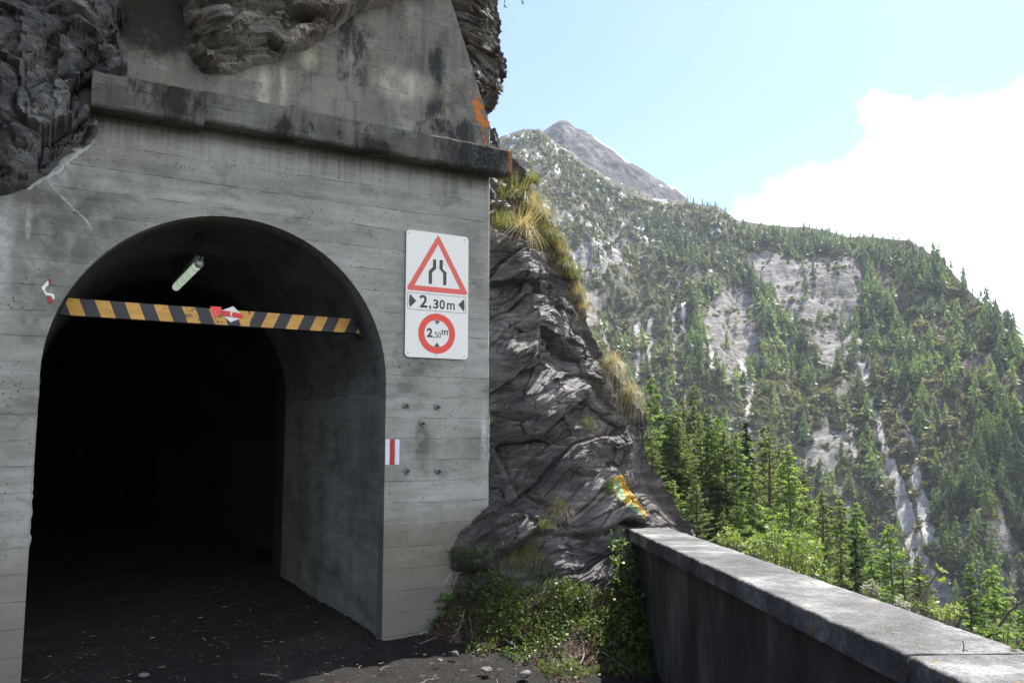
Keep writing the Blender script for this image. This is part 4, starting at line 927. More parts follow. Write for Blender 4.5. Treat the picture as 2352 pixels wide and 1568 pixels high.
flat_piece('red_band', band, M['stickerred'], 0.3445, 0.346, beam, S0, W0, ZB)
hx, hz = fac(*zD3(1359, 671), wst)
hk = [(0.000, 0.030), (0.006, 0.030), (0.006, 0.022), (0.012, 0.012), (0.008, 0.010), (0.005, 0.014), (0.004, 0.002), (0.012, -0.012), (0.009, -0.015), (0.001, -0.003), (-0.006, -0.016), (-0.010, -0.013), (-0.003, 0.002), (-0.008, 0.008), (-0.008, 0.018), (0.000, 0.021)]
flat_piece('hiker_symbol', [(hx+a*0.95, hz-0.006+b*0.95) for a, b in hk], M['white'], 0.3425, 0.344, beam, S0, W0, ZB)

# --- tube lamp under the vault, along the tunnel axis
lz = 2.96; ls = -1.365
near_y = 0.65
lamp = fempty('tube_lamp', ls, -near_y, lz); tag(lamp, 'pale green white fluorescent tube lamp hanging under the tunnel vault', 'lamp')
def lamp_part(name, fn, mat):
    bm = bmesh.new(); fn(bm); o = bm_obj(name, bm, mat, lamp, True); return o
LL = 1.25
def diffuser(bm): tube(bm, [(0, 0.03+LL*k/8, 0) for k in range(9)], 0.034, 14)
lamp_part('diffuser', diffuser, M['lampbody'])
lamp_part('end_cap', lambda bm: tube(bm, [(0, 0.0, 0), (0, 0.012, 0), (0, 0.03, 0)], [0.024, 0.035, 0.037], 14), M['lampcap'])
lamp_part('end_cap', lambda bm: tube(bm, [(0, LL+0.03, 0), (0, LL+0.05, 0), (0, LL+0.062, 0)], [0.037, 0.035, 0.024], 14), M['lampcap'])
lamp_part('housing', lambda bm: box(bm, -0.03, 0.03, 0.02, LL+0.04, 0.03, 0.062), M['lampback'])
for k in range(4): lamp_part('clip', lambda bm: tube(bm, [(0, 0.16+0.28*k, 0), (0, 0.172+0.28*k, 0)], 0.0352, 12), M['lampcap'])
for yy_ in (0.1, LL-0.05):
    def brk(bm, yy_=yy_):
        for sx_ in (-0.018, 0.018): tube(bm, [(sx_, yy_, 0.06), (sx_, yy_, 0.255)], 0.004, 6)
        box(bm, -0.03, 0.03, yy_-0.015, yy_+0.015, 0.25, 0.262); box(bm, -0.026, 0.026, yy_-0.012, yy_+0.012, 0.062, 0.09)
    lamp_part('bracket', brk, M['beamdark'])
lamp_part('cable', lambda bm: tube(bm, [(0.0, -0.002, 0.02), (0.01, -0.03, 0.08), (0.015, -0.02, 0.16), (0.02, 0.02, 0.26)], 0.005, 6), M['beamdark'])

# --- traffic sign
sgn = fempty('traffic_sign', 0.447, 0.0, 2.22); SG0 = (0.447, 0.0, 2.22)
tag(sgn, 'white rectangular road sign with red triangle and red ring on the right pier', 'road sign')
def zS(zx, zy, w_=0.022): return fac(861.3+zx*0.2381, 488.1+zy*0.2381, w_)
TLs, BRs = zS(298, 163), zS(899, 1418)
x0s, x1s = zS(297, 700)[0], zS(900, 700)[0]; z1s = (zS(600, 199)[1]); z0s = zS(595, 1404)[1]
bm = bmesh.new(); prism(bm, rounded(x0s, x1s, z0s, z1s, 0.034), -0.022, -0.019); child_at(bm_obj('panel', bm, M['white']), sgn, *SG0)
bm = bmesh.new(); prism(bm, rounded(x0s+0.002, x1s-0.002, z0s+0.002, z1s-0.002, 0.034), -0.0185, -0.004); child_at(bm_obj('backing', bm, M['steel']), sgn, *SG0)
def tri_round(pts, r, n=5):
    o = []; c = (sum(p[0] for p in pts)/3, sum(p[1] for p in pts)/3); N_ = len(pts)
    for i in range(N_):
        p = Vector(pts[i]); a = (Vector(pts[i-1])-p).normalized(); b = (Vector(pts[(i+1) % N_])-p).normalized(); half = a.angle(b)/2
        ce = p+(a+b).normalized()*(r/math.sin(half)); u = p+a*(r/math.tan(half)); v = p+b*(r/math.tan(half))
        au = math.atan2(u.y-ce.y, u.x-ce.x); av = math.atan2(v.y-ce.y, v.x-ce.x); dd = (av-au+PI) % (2*PI)-PI
        for k in range(n+1): t = au+dd*k/n; o.append((ce.x+r*math.cos(t), ce.y+r*math.sin(t)))
    return o
Ta = zS(606, 212); Tb = zS(296, 744); Tc = zS(902, 795); mx_ = (Tb[0]+Tc[0])/2; bz = (Tb[1]+Tc[1])/2
To = [(mx_, Ta[1]), (Tb[0], bz), (Tc[0], bz)]
Ti_a = zS(608, 308); Ti_b = zS(381, 697); Ti_c = zS(822, 744); iz = (Ti_b[1]+Ti_c[1])/2
Ti = [(mx_, Ti_a[1]), (Ti_b[0], iz), (Ti_c[0], iz)]
ring_piece('warning_triangle', tri_round(To, 0.018), tri_round(Ti, 0.0012), M['redfaded'], -0.0235, -0.0222, sgn, *SG0)
def polyS(name, pts, mat=M['signblack'], y0=-0.0232): return flat_piece(name, [zS(*p) for p in pts], mat, y0, -0.0222, sgn, *SG0)
polyS('narrow_road_symbol', [(560,451),(590,453),(590,542),(551,578),(549,689),(518,687),(519,562),(558,527)])
polyS('narrow_road_symbol', [(623,457),(655,459),(653,545),(690,580),(687,702),(657,700),(658,588),(621,542)])
fr = [zS(314, 762), zS(878, 818), zS(878, 976), zS(314, 927)]
fx0, fx1 = (fr[0][0]+fr[3][0])/2, (fr[1][0]+fr[2][0])/2; fz1, fz0 = (fr[0][1]+fr[1][1])/2, (fr[2][1]+fr[3][1])/2
sq = lambda i: [(fx0+i, fz0+i), (fx1-i, fz0+i), (fx1-i, fz1-i), (fx0+i, fz1-i)]
ring_piece('plate_frame', sq(0), sq(0.0032), M['signblack'], -0.0232, -0.0222, sgn, *SG0)
polyS('width_arrow', [(340,784),(398,851),(338,912),(330,880),(327,848),(331,812)])
polyS('width_arrow', [(858,835),(803,888),(858,957),(863,925),(864,895),(862,862)])
def gS(ch, a, b, bold=0.0, name='numeral'):
    p0_ = zS(*a); p1_ = zS(*b); glyph(ch, p0_[0], p1_[0], p1_[1], p0_[1], -0.0229, M['signblack'], sgn, *SG0, bold=bold, name=name)
gS('2', (432,792), (505,919), 0.02); gS(',', (523,894), (541,938), 0.02, 'comma'); gS('3', (561,836), (612,928), 0.02); gS('0', (622,840), (674,934), 0.02); gS('m', (695,870), (769,941), 0.012, 'letter')
cc = zS(597, 1167); rx_ = (zS(774, 1180)[0]-zS(420, 1155)[0])/2; rz_ = (zS(597, 974)[1]-zS(597, 1361)[1])/2; rO = (rx_+rz_)/2; rI = rO*0.675
circ = lambda r: [(cc[0]+r*math.cos(2*PI*k/56), cc[1]+r*math.sin(2*PI*k/56)) for k in range(56)]
ring_piece('red_ring', circ(rO), circ(rI), M['red'], -0.0235, -0.0222, sgn, *SG0)
polyS('height_arrow', [(574,1040),(627,1047),(599,1080)], y0=-0.0243); polyS('height_arrow', [(570,1292),(625,1297),(598,1252)], y0=-0.0243)
gS('2', (501,1112), (555,1203), 0.035); gS(',', (560,1192), (568,1215), 0.01, 'comma'); gS('5', (577,1150), (604,1207), 0.0); gS('0', (609,1152), (635,1211), 0.0); gS('m', (643,1133), (704,1183), 0.01, 'letter')
for a in ((332,197), (868,266), (606,226), (318,1352), (860,1385), (595,1376)):
    c_ = zS(*a); bm = bmesh.new(); prism(bm, [(c_[0]+0.0065*math.cos(t*PI/5), c_[1]+0.0065*math.sin(t*PI/5)) for t in range(10)], -0.0255, -0.0222)
    child_at(bm_obj('screw', bm, M['steel']), sgn, *SG0)

# --- painted trail mark
s_, z_ = fac(901, 1066); mk = fempty('trail_mark', s_, 0, z_); tag(mk, 'white, red and white upright stripes of a painted hiking trail mark on the pier edge', 'trail mark')
mb, mt = fac(901, 1067)[1], fac(901, 1008)[1]; sA = fac(885, 1040)[0]; sB = fac(917, 1040)[0]; dS = (sB-sA)
for f0, f1, mt_, nm in ((0.0, 0.29, 'mwhite', 'white_stripe'), (0.345, 0.635, 'mred', 'red_stripe'), (0.69, 1.0, 'mwhite', 'white_stripe')):
    bm = bmesh.new(); base = rounded(sA+dS*f0, sA+dS*f1, mb, mt, 0.012, 4)
    pts = []
    for (a, b), (c, d) in zip(base, base[1:]+base[:1]):
        n_ = max(1, int(math.hypot(c-a, d-b)/0.02))
        for k in range(n_): pts.append((a+(c-a)*k/n_+rnd.uniform(-.0012, .0012), b+(d-b)*k/n_+rnd.uniform(-.0012, .0012)))
    prism(bm, pts, -0.002, 0.0005); child_at(bm_obj(nm, bm, M[mt_]), mk, s_, 0, z_)

# --- five old bolts in rough mortar pats
def pat(bm, r, seed):
    r_ = random.Random(seed); rings = []; n_ = 22; ph = [r_.uniform(0, 6.28) for _ in range(4)]
    for rr_, h in ((1.0, 0.0), (0.85, 0.009), (0.55, 0.015), (0.2, 0.016)):
        rings.append([bm.verts.new((r*rr_*(1+0.18*math.sin(2*t+ph[0])+0.12*math.sin(3*t+ph[1])+0.07*math.sin(7*t+ph[2]))*math.cos(t), -h-r_.uniform(0, .003)+0.001, 1.05*r*rr_*(1+0.18*math.sin(2*t+ph[0])+0.1*math.sin(5*t+ph[3]))*math.sin(t))) for t in [2*PI*k/n_ for k in range(n_)]])
    for a, b in zip(rings, rings[1:]):
        for k in range(n_): bm.faces.new((a[k], a[(k+1) % n_], b[(k+1) % n_], b[k]))
    bm.faces.new(rings[-1])
BL = ['upper left bolt of the five in rough mortar pats on the right pier', 'upper right bolt of the five in mortar pats, near the pier corner', 'middle bolt of the five in mortar pats, with a dark run below it',
      'lower left bolt of the five in mortar pats, right of the painted trail mark', 'lower right bolt of the five in mortar pats on the right pier']
for i, (dx, dy) in enumerate([(932,931),(1004,934),(969,972),(934,1080),(1006,1081)]):
    a, b = fac(dx, dy); r0 = fempty('anchor_bolt', a, 0, b); tag(r0, BL[i], 'bolt', 'rusty bolts in mortar on the pier')
    bm = bmesh.new(); pat(bm, 0.031, i+3); bm_obj('mortar_pat', bm, M['mortar'], r0, True)
    bm = bmesh.new(); tube(bm, [(0, -0.01, 0), (0.002, -0.03, -0.001), (0.004, -0.055, -0.004)], 0.006, 8); tube(bm, [(0.001, -0.017, 0), (0.0015, -0.026, 0)], 0.012, 6); bm_obj('bolt', bm, M['rust'], r0)

# --- torn remains of a sticker left of the arch
def zT(zx, zy): return fac(zx*0.3906, 459.4+zy*0.3906, 0.004)
a, b = zT(298, 610); tn = fempty('torn_sign', a, 0, b); tag(tn, 'torn red and white remains of a sign left of the arch', 'torn sign')
flat_piece('white_piece', [zT(*p) for p in [(243,514),(280,474),(287,480),(285,500),(270,510),(264,530),(275,545),(300,548),(318,552),(322,578),(312,584),(300,562),(280,560),(272,562)]], M['white'], -0.004, 0.0, tn, a, 0, b)
flat_piece('red_piece', [zT(*p) for p in [(280,470),(290,463),(302,468),(301,486),(294,501),(286,500),(287,480)]], M['tornred'], -0.006, -0.0045, tn, a, 0, b)
flat_piece('red_piece', [zT(*p) for p in [(276,561),(300,563),(312,585),(318,590),(311,604),(299,612),(282,596),(280,578)]], M['tornred'], -0.006, -0.0045, tn, a, 0, b)

# ================================================================== VEGETATION
def quads(C, U, V):
    """quads centred C spanned by half vectors U, V -> verts, faces"""
    n_ = len(C); v = np.stack([C-U-V, C+U-V, C+U+V, C-U+V], 1).reshape(-1, 3); return v, np.arange(n_*4).reshape(-1, 4)
def rand_unit(n_, r=rs):
    v = r.normal(size=(n_, 3)); return v/np.linalg.norm(v, axis=1)[:, None]
def conifer(seed, H, Rm, needle=0.11, kind='larch', per_m=8, low=0.1, nb=None, cone=0.85, lean=0.0):
    """returns (trunk bmesh data, crown verts, crown faces): whorled branches with needle sprays; the sprays are many small faces"""
    r = np.random.RandomState(seed); bm = bmesh.new()
    bend = lambda z: np.array([math.sin(z*0.35+seed)*0.05*z/H*2+lean*z, math.cos(z*0.3+seed*2)*0.05*z/H*2, z])
    zs = np.linspace(0, H, 14); base_r = H*0.0125
    tube(bm, [bend(z) for z in zs], [base_r*(1-z/H)**0.85+0.008 for z in zs], 7)
    C, D_ = [], []
    z = H*low; sp = H/46 if nb is None else H/nb
    while z < H*0.985:
        f = z/H; L0 = Rm*(1-f)**cone+0.08
        if kind == 'larch' and f < 0.3: L0 *= 0.55+1.5*f
        for k in range(r.randint(2, 5)):
            a_ = r.uniform(0, 2*PI); L_ = L0*r.uniform(0.5, 1.15)
            if r.rand() < 0.08: L_ *= 1.25
            dirh = np.array([math.cos(a_), math.sin(a_), 0]); p0_ = bend(z+r.uniform(-.3, .3)*sp); m_ = max(3, int(L_/0.18))
            up0 = {'larch': 0.12, 'spruce': -0.1, 'olive': 0.1}[kind]+f*0.35; droop = {'larch': 0.30, 'spruce': 0.5, 'olive': 0.25}[kind]
            pts = []
            for j in range(m_+1):
                t = j/m_; pts.append(p0_+dirh*L_*t+np.array([0, 0, L_*(up0*t-droop*t*t+(0.16*t**3 if kind != 'larch' else 0.12*t**3))]))
            if L_ > 0.3: tube(bm, [tuple(p_) for p_ in pts[::max(1, m_//3)]], [0.004*H/12*(1+2*L_)*(1-0.8*i/4)+0.003 for i in range(len(pts[::max(1, m_//3)]))], 3, False)
            n_ = max(4, int(L_*per_m)); tt_ = r.uniform(0.12, 1.0, n_)**0.8; pts = np.array(pts)
            idx = tt_*m_; i0 = np.minimum(idx.astype(int), m_-1); fr_ = (idx-i0)[:, None]; pp = pts[i0]*(1-fr_)+pts[i0+1]*fr_
            sd = np.array([-dirh[1], dirh[0], 0]); wdt = L_*0.26*(1-tt_*0.65)*np.where(r.rand(n_) > .5, 1, -1)*r.uniform(0.1, 1, n_)
            pp = pp+sd*wdt[:, None]; pp[:, 2] -= np.abs(wdt)*r.uniform(0.1, 0.6, n_)+r.uniform(0, 0.07, n_)
            C.append(pp); D_.append(np.repeat((dirh*0.6+sd*0.0)[None], n_, 0)+sd*np.sign(wdt)[:, None]*0.7)
        z += sp*r.uniform(0.6, 1.4)
    C = np.concatenate(C); D_ = np.concatenate(D_); n_ = len(C)
    D_ = D_+r.normal(size=(n_, 3))*0.35; D_[:, 2] -= 0.25; D_ /= np.linalg.norm(D_, axis=1)[:, None]
    nr = np.cross(D_, r.normal(size=(n_, 3))); nr /= np.linalg.norm(nr, axis=1)[:, None]
    s1 = needle*r.uniform(0.6, 1.5, n_)[:, None]; s2 = needle*0.30*r.uniform(0.6, 1.5, n_)[:, None]
    v, f = quads(C, D_*s1, nr*s2)
    return bm, v, f
def tree_obj(name, seed, H, Rm, mat, **kw):
    bm, v, f = conifer(seed, H, Rm, **kw); root = bpy.data.objects.new(name, None); COL.objects.link(root)
    bm_obj('trunk', bm, M['bark'] if kw.get('kind') != 'larch' else M['greybark'], root)
    link('crown', mesh_np('crown', v, f), mat, root); return root
def copy_tree(o, parent=None):
    c_ = o.copy(); COL.objects.link(c_)
    if parent is not None: c_.parent = parent
    for ch in list(o.children): copy_tree(ch, c_)
    return c_
def near_ground(dx, dy):
    """the point of the near slope seen at a photo position"""
    r = ray(dx, dy); a_ = math.atan2(r.x, r.y); el = r.z/math.hypot(r.x, r.y)
    q_ = np.linspace(6, 110, 500); z_ = terrain_z(np.full_like(q_, a_), q_); hit = np.where(EYE+el*q_ < z_)[0]
    d_ = q_[hit[0]] if len(hit) else 70.0; return d_, a_
protos = {}
def proto(key, *a, **kw):
    if key not in protos: protos[key] = [tree_obj(*a, **kw), True]
    o, fresh = protos[key]
    if fresh: protos[key][1] = False; return o
    return copy_tree(o)
# (top x, top y, distance, kind, crown half width / height, label)
NEAR = [
 (1488, 862, 66, 'larchA', 'tall bright green larch rising just right of the rock outcrop'),
 (1518, 880, 70, 'larchC', 'slim larch close behind the tall one beside the rock outcrop'),
 (1500, 985, 52, 'oliveA', 'grey green larch low beside the rock outcrop edge'),
 (1540, 950, 60, 'larchB', 'full yellow green larch second row right of the outcrop'),
 (1560, 905, 68, 'oliveB', 'thin larch with see-through crown between two fuller ones'),
 (1588, 880, 74, 'oliveA', 'tall thin grey green larch left of the brightest tree'),
 (1612, 940, 62, 'oliveB', 'slender dull green larch crowded against the brightest tree'),
 (1641, 943, 60, 'larchD', 'brightest yellow green larch in the middle of the stand'),
 (1600, 1085, 46, 'oliveA', 'greyish larch in front at the foot of the stand, above the wall end'),
 (1668, 985, 58, 'oliveC', 'tall open larch just right of the brightest tree'),
 (1706, 962, 64, 'spruceA', 'narrow dark spruce among the pale larches'),
 (1748, 968, 70, 'oliveB', 'dull green larch right of the dark spruce'),
 (1762, 990, 66, 'oliveC', 'leaning grey green larch beside the dark spruce'),
 (1808, 1018, 54, 'larchB', 'larch with open top standing apart right of the stand'),
 (1738, 1082, 46, 'larchA', 'green larch with clear spire in the foreground gap above the bushes'),
 (1800, 1150, 44, 'larchC', 'low larch left of the leafy bush, in front of the slope'),
 (1850, 1070, 56, 'oliveA', 'thin grey larch against the pale rock patch'),
 (1880, 1120, 50, 'oliveC', 'half bare larch above the leafy bush'),
 (1835, 1165, 40, 'larchD', 'broad low larch just above the leafy bush'),
 (1925, 1150, 44, 'oliveB', 'ragged grey green larch right of the leafy bush'),
 (1960, 1225, 36, 'spruceA', 'small dark spruce right of the leafy bush'),
 (2038, 1188, 40, 'larchD', 'broad yellow green larch over the coping at right'),
 (2000, 1275, 33, 'larchA', 'low larch in front of the broad one over the coping'),
 (2105, 1268, 38, 'oliveA', 'small greyish larch right of the broad one over the coping'),
 (2070, 1330, 31, 'oliveC', 'low ragged larch near the coping edge below the broad one'),
 (2222, 1285, 52, 'larchC', 'slim larch at lower right before the pale rocks'),
 (2268, 1290, 56, 'larchB', 'pair member at lower right, the fuller green larch before the pale rocks'),
 (2285, 1345, 50, 'larchA', 'small green larch lowest at the right before the pale rocks'),
 (2340, 1385, 45, 'larchD', 'larch cut by the right edge of the picture above the twigs'),
 (1690, 1120, 50, 'larchC', 'young larch in the dim gap of the stand'),
 (1655, 1170, 47, 'oliveB', 'thin dim larch in front of the brown slope'),
 (1550, 1100, 46, 'larchB', 'young larch close to the lower edge of the outcrop'),
]
PR = {'larchA': dict(seed=3, H=14, Rm=2.9, kind='larch', mat='larch'), 'larchB': dict(seed=8, H=13, Rm=3.4, kind='larch', mat='larch'), 'larchC': dict(seed=15, H=14, Rm=2.5, kind='larch', mat='larch'),
      'larchD': dict(seed=23, H=14, Rm=3.6, kind='larch', mat='larch'), 'oliveA': dict(seed=31, H=14, Rm=2.7, kind='olive', mat='olive'), 'oliveB': dict(seed=37, H=14, Rm=2.3, kind='olive', mat='olive'),
      'oliveC': dict(seed=44, H=14, Rm=2.9, kind='olive', mat='olive'), 'spruceA': dict(seed=52, H=13, Rm=1.7, kind='spruce', mat='spruce')}
def put_tree(key, dx, dy, dist, label=None, sc=None):
    pr = PR[key]; nm = 'spruce_tree' if pr['kind'] == 'spruce' else 'larch_tree'
    t = proto(key, nm, pr['seed'], pr['H'], pr['Rm'], M[pr['mat']], kind=pr['kind'], per_m=(62 if pr['mat'] == 'larch' else 46) if pr['kind'] != 'spruce' else 55, low=0.1 if pr['kind'] != 'olive' else 0.16, needle=0.095, nb=62)
    r = ray(dx, dy); a_ = math.atan2(r.x, r.y); el = r.z/math.hypot(r.x, r.y); zg = float(terrain_z(np.array([a_]), np.array([float(dist)]))[0])-0.3
    top = EYE+el*dist; h_ = max(5.0, top-zg)
    t.location = (dist*math.sin(a_), dist*math.cos(a_), zg); k = h_/pr['H']; t.scale = (max(k, 0.62)*rnd.uniform(1.05, 1.3),)*2+(k,)
    t.rotation_euler = (rnd.uniform(-.02, .02), rnd.uniform(-.02, .02), rnd.uniform(0, 6.28))
    if pr['kind'] == 'spruce': tag(t, label, 'spruce', 'larches on the slope below the wall')
    else: tag(t, label, 'larch', 'larches on the slope below the wall')
    return t
for dx, dy, dist, key, lab in NEAR: put_tree(key, dx, dy, dist, lab)
for i in range(26):
    dx = 1490+i*19+rnd.uniform(-12, 12); dy = 930+max(0, dx-1620)*0.62+rnd.uniform(-10, 95)
    put_tree(rnd.choice(['larchA', 'larchC', 'oliveA', 'oliveB', 'larchB', 'oliveC']), dx, dy, rnd.uniform(58, 84), 'larch in the dense back rows of the stand behind the end of the wall')
# a dead grey larch
_bm, _v, _f = conifer(77, 13, 2.6, kind='olive', per_m=2, low=0.2, nb=34)
dead = bm_obj('dead_tree', _bm, M['twig']); _r = ray(1985, 1150); _a = math.atan2(_r.x, _r.y); _el = _r.z/math.hypot(_r.x, _r.y); _z = float(terrain_z(np.array([_a]), np.array([56.0]))[0])-0.3
_k = (EYE+_el*56-_z)/13; dead.location = (56*math.sin(_a), 56*math.cos(_a), _z); dead.scale = (1, 1, max(_k, .5)); dead.rotation_euler = (0.05, 0.08, 1); tag(dead, 'bare grey dead tree among the green larches, right of the leafy bush', 'dead tree')

# ------------------------------------------------------------------ the forest on the far slope
def far_conifer(seed, tiers=9, pts=7):
    r = np.random.RandomState(seed); V = []; F = []
    def add(tri):
        b_ = len(V); V.extend(tri); F.append([b_, b_+1, b_+2])
    for k in range(tiers):
        f0 = 0.10+0.9*k/tiers; rad = 0.24*(1-f0)**0.85+0.015; n_ = pts; ph = r.uniform(0, 6)
        for j in range(n_):
            if r.rand() < 0.25: continue
            a0_ = ph+2*PI*j/n_; da = PI/n_*r.uniform(0.55, 1.0); rr_ = rad*r.uniform(0.4, 1.35); zt = f0+0.17*r.uniform(.6, 1.1); zb = f0-0.03+r.uniform(-.035, .03)
            add([(0.02*math.cos(a0_), 0.02*math.sin(a0_), min(zt, 1.0)), (rr_*math.cos(a0_-da), rr_*math.sin(a0_-da), zb+r.uniform(-.02, .02)), (rr_*1.05*math.cos(a0_+da), rr_*1.05*math.sin(a0_+da), zb+r.uniform(-.02, .02))])
    for j in range(3):
        a0_ = 2*PI*j/3; add([(0.012*math.cos(a0_), 0.012*math.sin(a0_), 0), (0.012*math.cos(a0_+2.1), 0.012*math.sin(a0_+2.1), 0), (0, 0, 1.0)])
    return np.array(V), np.array(F)
def far_bush(seed, n_=46):
    r = np.random.RandomState(seed); u = rand_unit(n_, r); u[:, 2] = np.abs(u[:, 2]); C = u*np.array([0.5, 0.5, 0.75])*r.uniform(0.5, 1.0, (n_, 1)); 
    a_ = rand_unit(n_, r); b_ = np.cross(a_, rand_unit(n_, r)); b_ /= np.linalg.norm(b_, axis=1)[:, None]
    s_ = r.uniform(0.12, 0.26, (n_, 1)); V = np.stack([C-a_*s_, C+a_*s_, C+b_*s_*1.2], 1).reshape(-1, 3); return V, np.arange(n_*3).reshape(-1, 3)
NT_ = 17000; aa = rs.uniform(math.radians(-4), math.radians(34), NT_); RRa = ridge_r(aa); rad_ = np.sqrt(rs.uniform(R0**2, 1, NT_)*0+R0**2+rs.uniform(0, 1, NT_)*(RRa**2-R0**2))
zt_ = terrain_z(aa, rad_); TB = np.stack([rad_*np.sin(aa), rad_*np.cos(aa), zt_], -1)
a1_, a2_, a3_, a4_, a5_ = masks(TB); tx, ty = project(TB)
dens = 0.10+0.58*sm(fbm(TB*0.011, 4), -0.15, 0.4)
# the light, half open patch of scrub in the middle and the brown upper right
for poly, k in (([(1500,850),(1700,880),(1800,980),(1760,1050),(1560,960),(1480,900)], 0.35), ([(1240,420),(1420,560),(1460,700),(1380,760),(1250,560)], 0.55), ([(1900,590),(2060,600),(2120,720),(2020,740)], 0.5)):
    dens = np.where(inpoly(tx, ty, poly), dens*k, dens)
strk = fbm(np.stack([aa*70, rad_*0.006, aa*0], -1), 3); dens = dens*(0.45+1.0*sm(strk, -0.25, 0.3))
for up_ in (3.0, 7.0, 11.0):
    g2 = masks(TB+np.array([0, 0, up_])*(1), 9)[2]; dens = dens*(1-0.97*np.clip(g2*1.5, 0, 1))
dens = dens*(1-0.90*a1_)*(1-0.80*a2_)*(1-0.97*np.clip(a3_*1.3, 0, 1))*(1-0.6*a4_)
# darker belts of trees that edge the scree
belt = sm(np.abs(sdist(tx, ty, SCREE[0])+14), 22, 8)+sm(np.abs(sdist(tx, ty, SCREE[1])+14), 20, 8)
dens = np.clip(dens+0.4*belt*(a1_ < .3), 0, 1)
vis = (tx > 1100) & (tx < 2500) & (ty < 1650)
keep = (rs.rand(NT_) < dens) & vis
TB = TB[keep]; tx = tx[keep]; ty = ty[keep]; ds_ = np.hypot(TB[:, 0], TB[:, 1])
Hs = rs.uniform(7, 18, len(TB))*np.clip(1.15-0.25*(ds_/900), 0.8, 1.1)*np.where(rs.rand(len(TB)) < 0.25, 0.6, 1.0)
# thin, half bare trees standing up along the skyline
ns_ = 170; sa = rs.uniform(math.radians(12), math.radians(31.6), ns_); sr = ridge_r(sa)-rs.uniform(-4, 22, ns_); SZ = terrain_z(sa, sr); SKY = np.stack([sr*np.sin(sa), sr*np.cos(sa), SZ], -1)
_rel = ds_/ridge_r(np.arctan2(TB[:, 0], TB[:, 1])); Hs = np.where((_rel > 0.955) & (tx < 2110), Hs*0.42, Hs); Hs = Hs*(1-0.3*(1-sm(ty, 420, 620))*(1-sm(tx, 1500, 1800)))
size = Hs/ds_; order = np.argsort(-size); big_ = order[:230]; rest = order[230:]
protoF = [far_conifer(100+i, tiers=[9, 7, 11, 6, 8, 10, 5, 9][i], pts=[7, 6, 7, 5, 8, 6, 6, 7][i]) for i in range(8)]
# individuals: mid detail copies
MID = []
for i in range(5):
    bm, v, f = conifer(200+i, 12, [2.3, 2.5, 2.0, 2.7, 2.4][i], needle=0.30, kind=['larch', 'larch', 'olive', 'larch', 'spruce'][i], per_m=6, low=0.06, nb=28)
    tv = np.array([v_.co[:] for v_ in bm.verts]); bm.verts.index_update(); tf3 = [[v_.index for v_ in f_.verts] for f_ in bm.faces if len(f_.verts) == 3]; tf4 = [[v_.index for v_ in f_.verts] for f_ in bm.faces if len(f_.verts) == 4]; bm.free()
    b_ = len(v); F4 = np.concatenate([f, np.array(tf4)+b_]); me = mesh_np('conifer', np.concatenate([v, tv]), F4, mat_idx=np.concatenate([np.zeros(len(f)), np.ones(len(tf4))]))
    me.materials.append(M['farconifer_obj']); me.materials.append(M['bark']); MID.append(me)
GRP = 'conifers on the far mountainside'
def zone(x, y):
    if y > 1150: return 'conifer low on the far mountainside beside the pale gullies'
    if x > 2100 and y < 900: return 'conifer high on the far slope near its right-hand skyline'
    if x > 2050: return 'conifer on the right part of the far mountainside, right of the long gully'
    if x > 1750: return 'conifer on the far mountainside below or beside the largest scree field'
    return 'conifer on the far mountainside left of the scree fields'
for i in big_:
    o = bpy.data.objects.new('conifer_tree', MID[rnd.randrange(5)]); COL.objects.link(o); k = Hs[i]/12
    o.location = TB[i]-np.array([0, 0, 0.3]); w_ = rnd.uniform(.85, 1.25); o.scale = (k*w_, k*w_, k); o.rotation_euler = (0, 0, rnd.uniform(0, 6.28))
    tag(o, zone(tx[i], ty[i]), 'conifer', GRP+', '+zone(tx[i], ty[i])[8:])
SL = 'thin half bare tree standing on the skyline of the far ridge against the cloud'
skyi = rs.permutation(ns_)[:60]
bm, v, f = conifer(301, 12, 1.3, needle=0.26, kind='olive', per_m=3.0, low=0.35, nb=20)
bm.verts.index_update(); tv = np.array([v_.co[:] for v_ in bm.verts]); tf4 = [[v_.index for v_ in f_.verts] for f_ in bm.faces if len(f_.verts) == 4]; bm.free()
tv[:, :2] *= 1.5
skm = mesh_np('skyline_tree', np.concatenate([v, tv]), np.concatenate([f, np.array(tf4)+len(v)]), mat_idx=np.concatenate([np.zeros(len(f)), np.ones(len(tf4))])); skm.materials.append(M['olive']); skm.materials.append(M['greybark'])
for i in skyi:
    o = bpy.data.objects.new('skyline_tree', skm); COL.objects.link(o); h_ = rnd.uniform(5, 12.5)
    o.location = SKY[i]-np.array([0, 0, 0.6]); k = h_/12; o.scale = (k, k, k); o.rotation_euler = (0, 0, rnd.uniform(0, 6.28)); tag(o, SL, 'tree', 'thin trees on the far skyline')
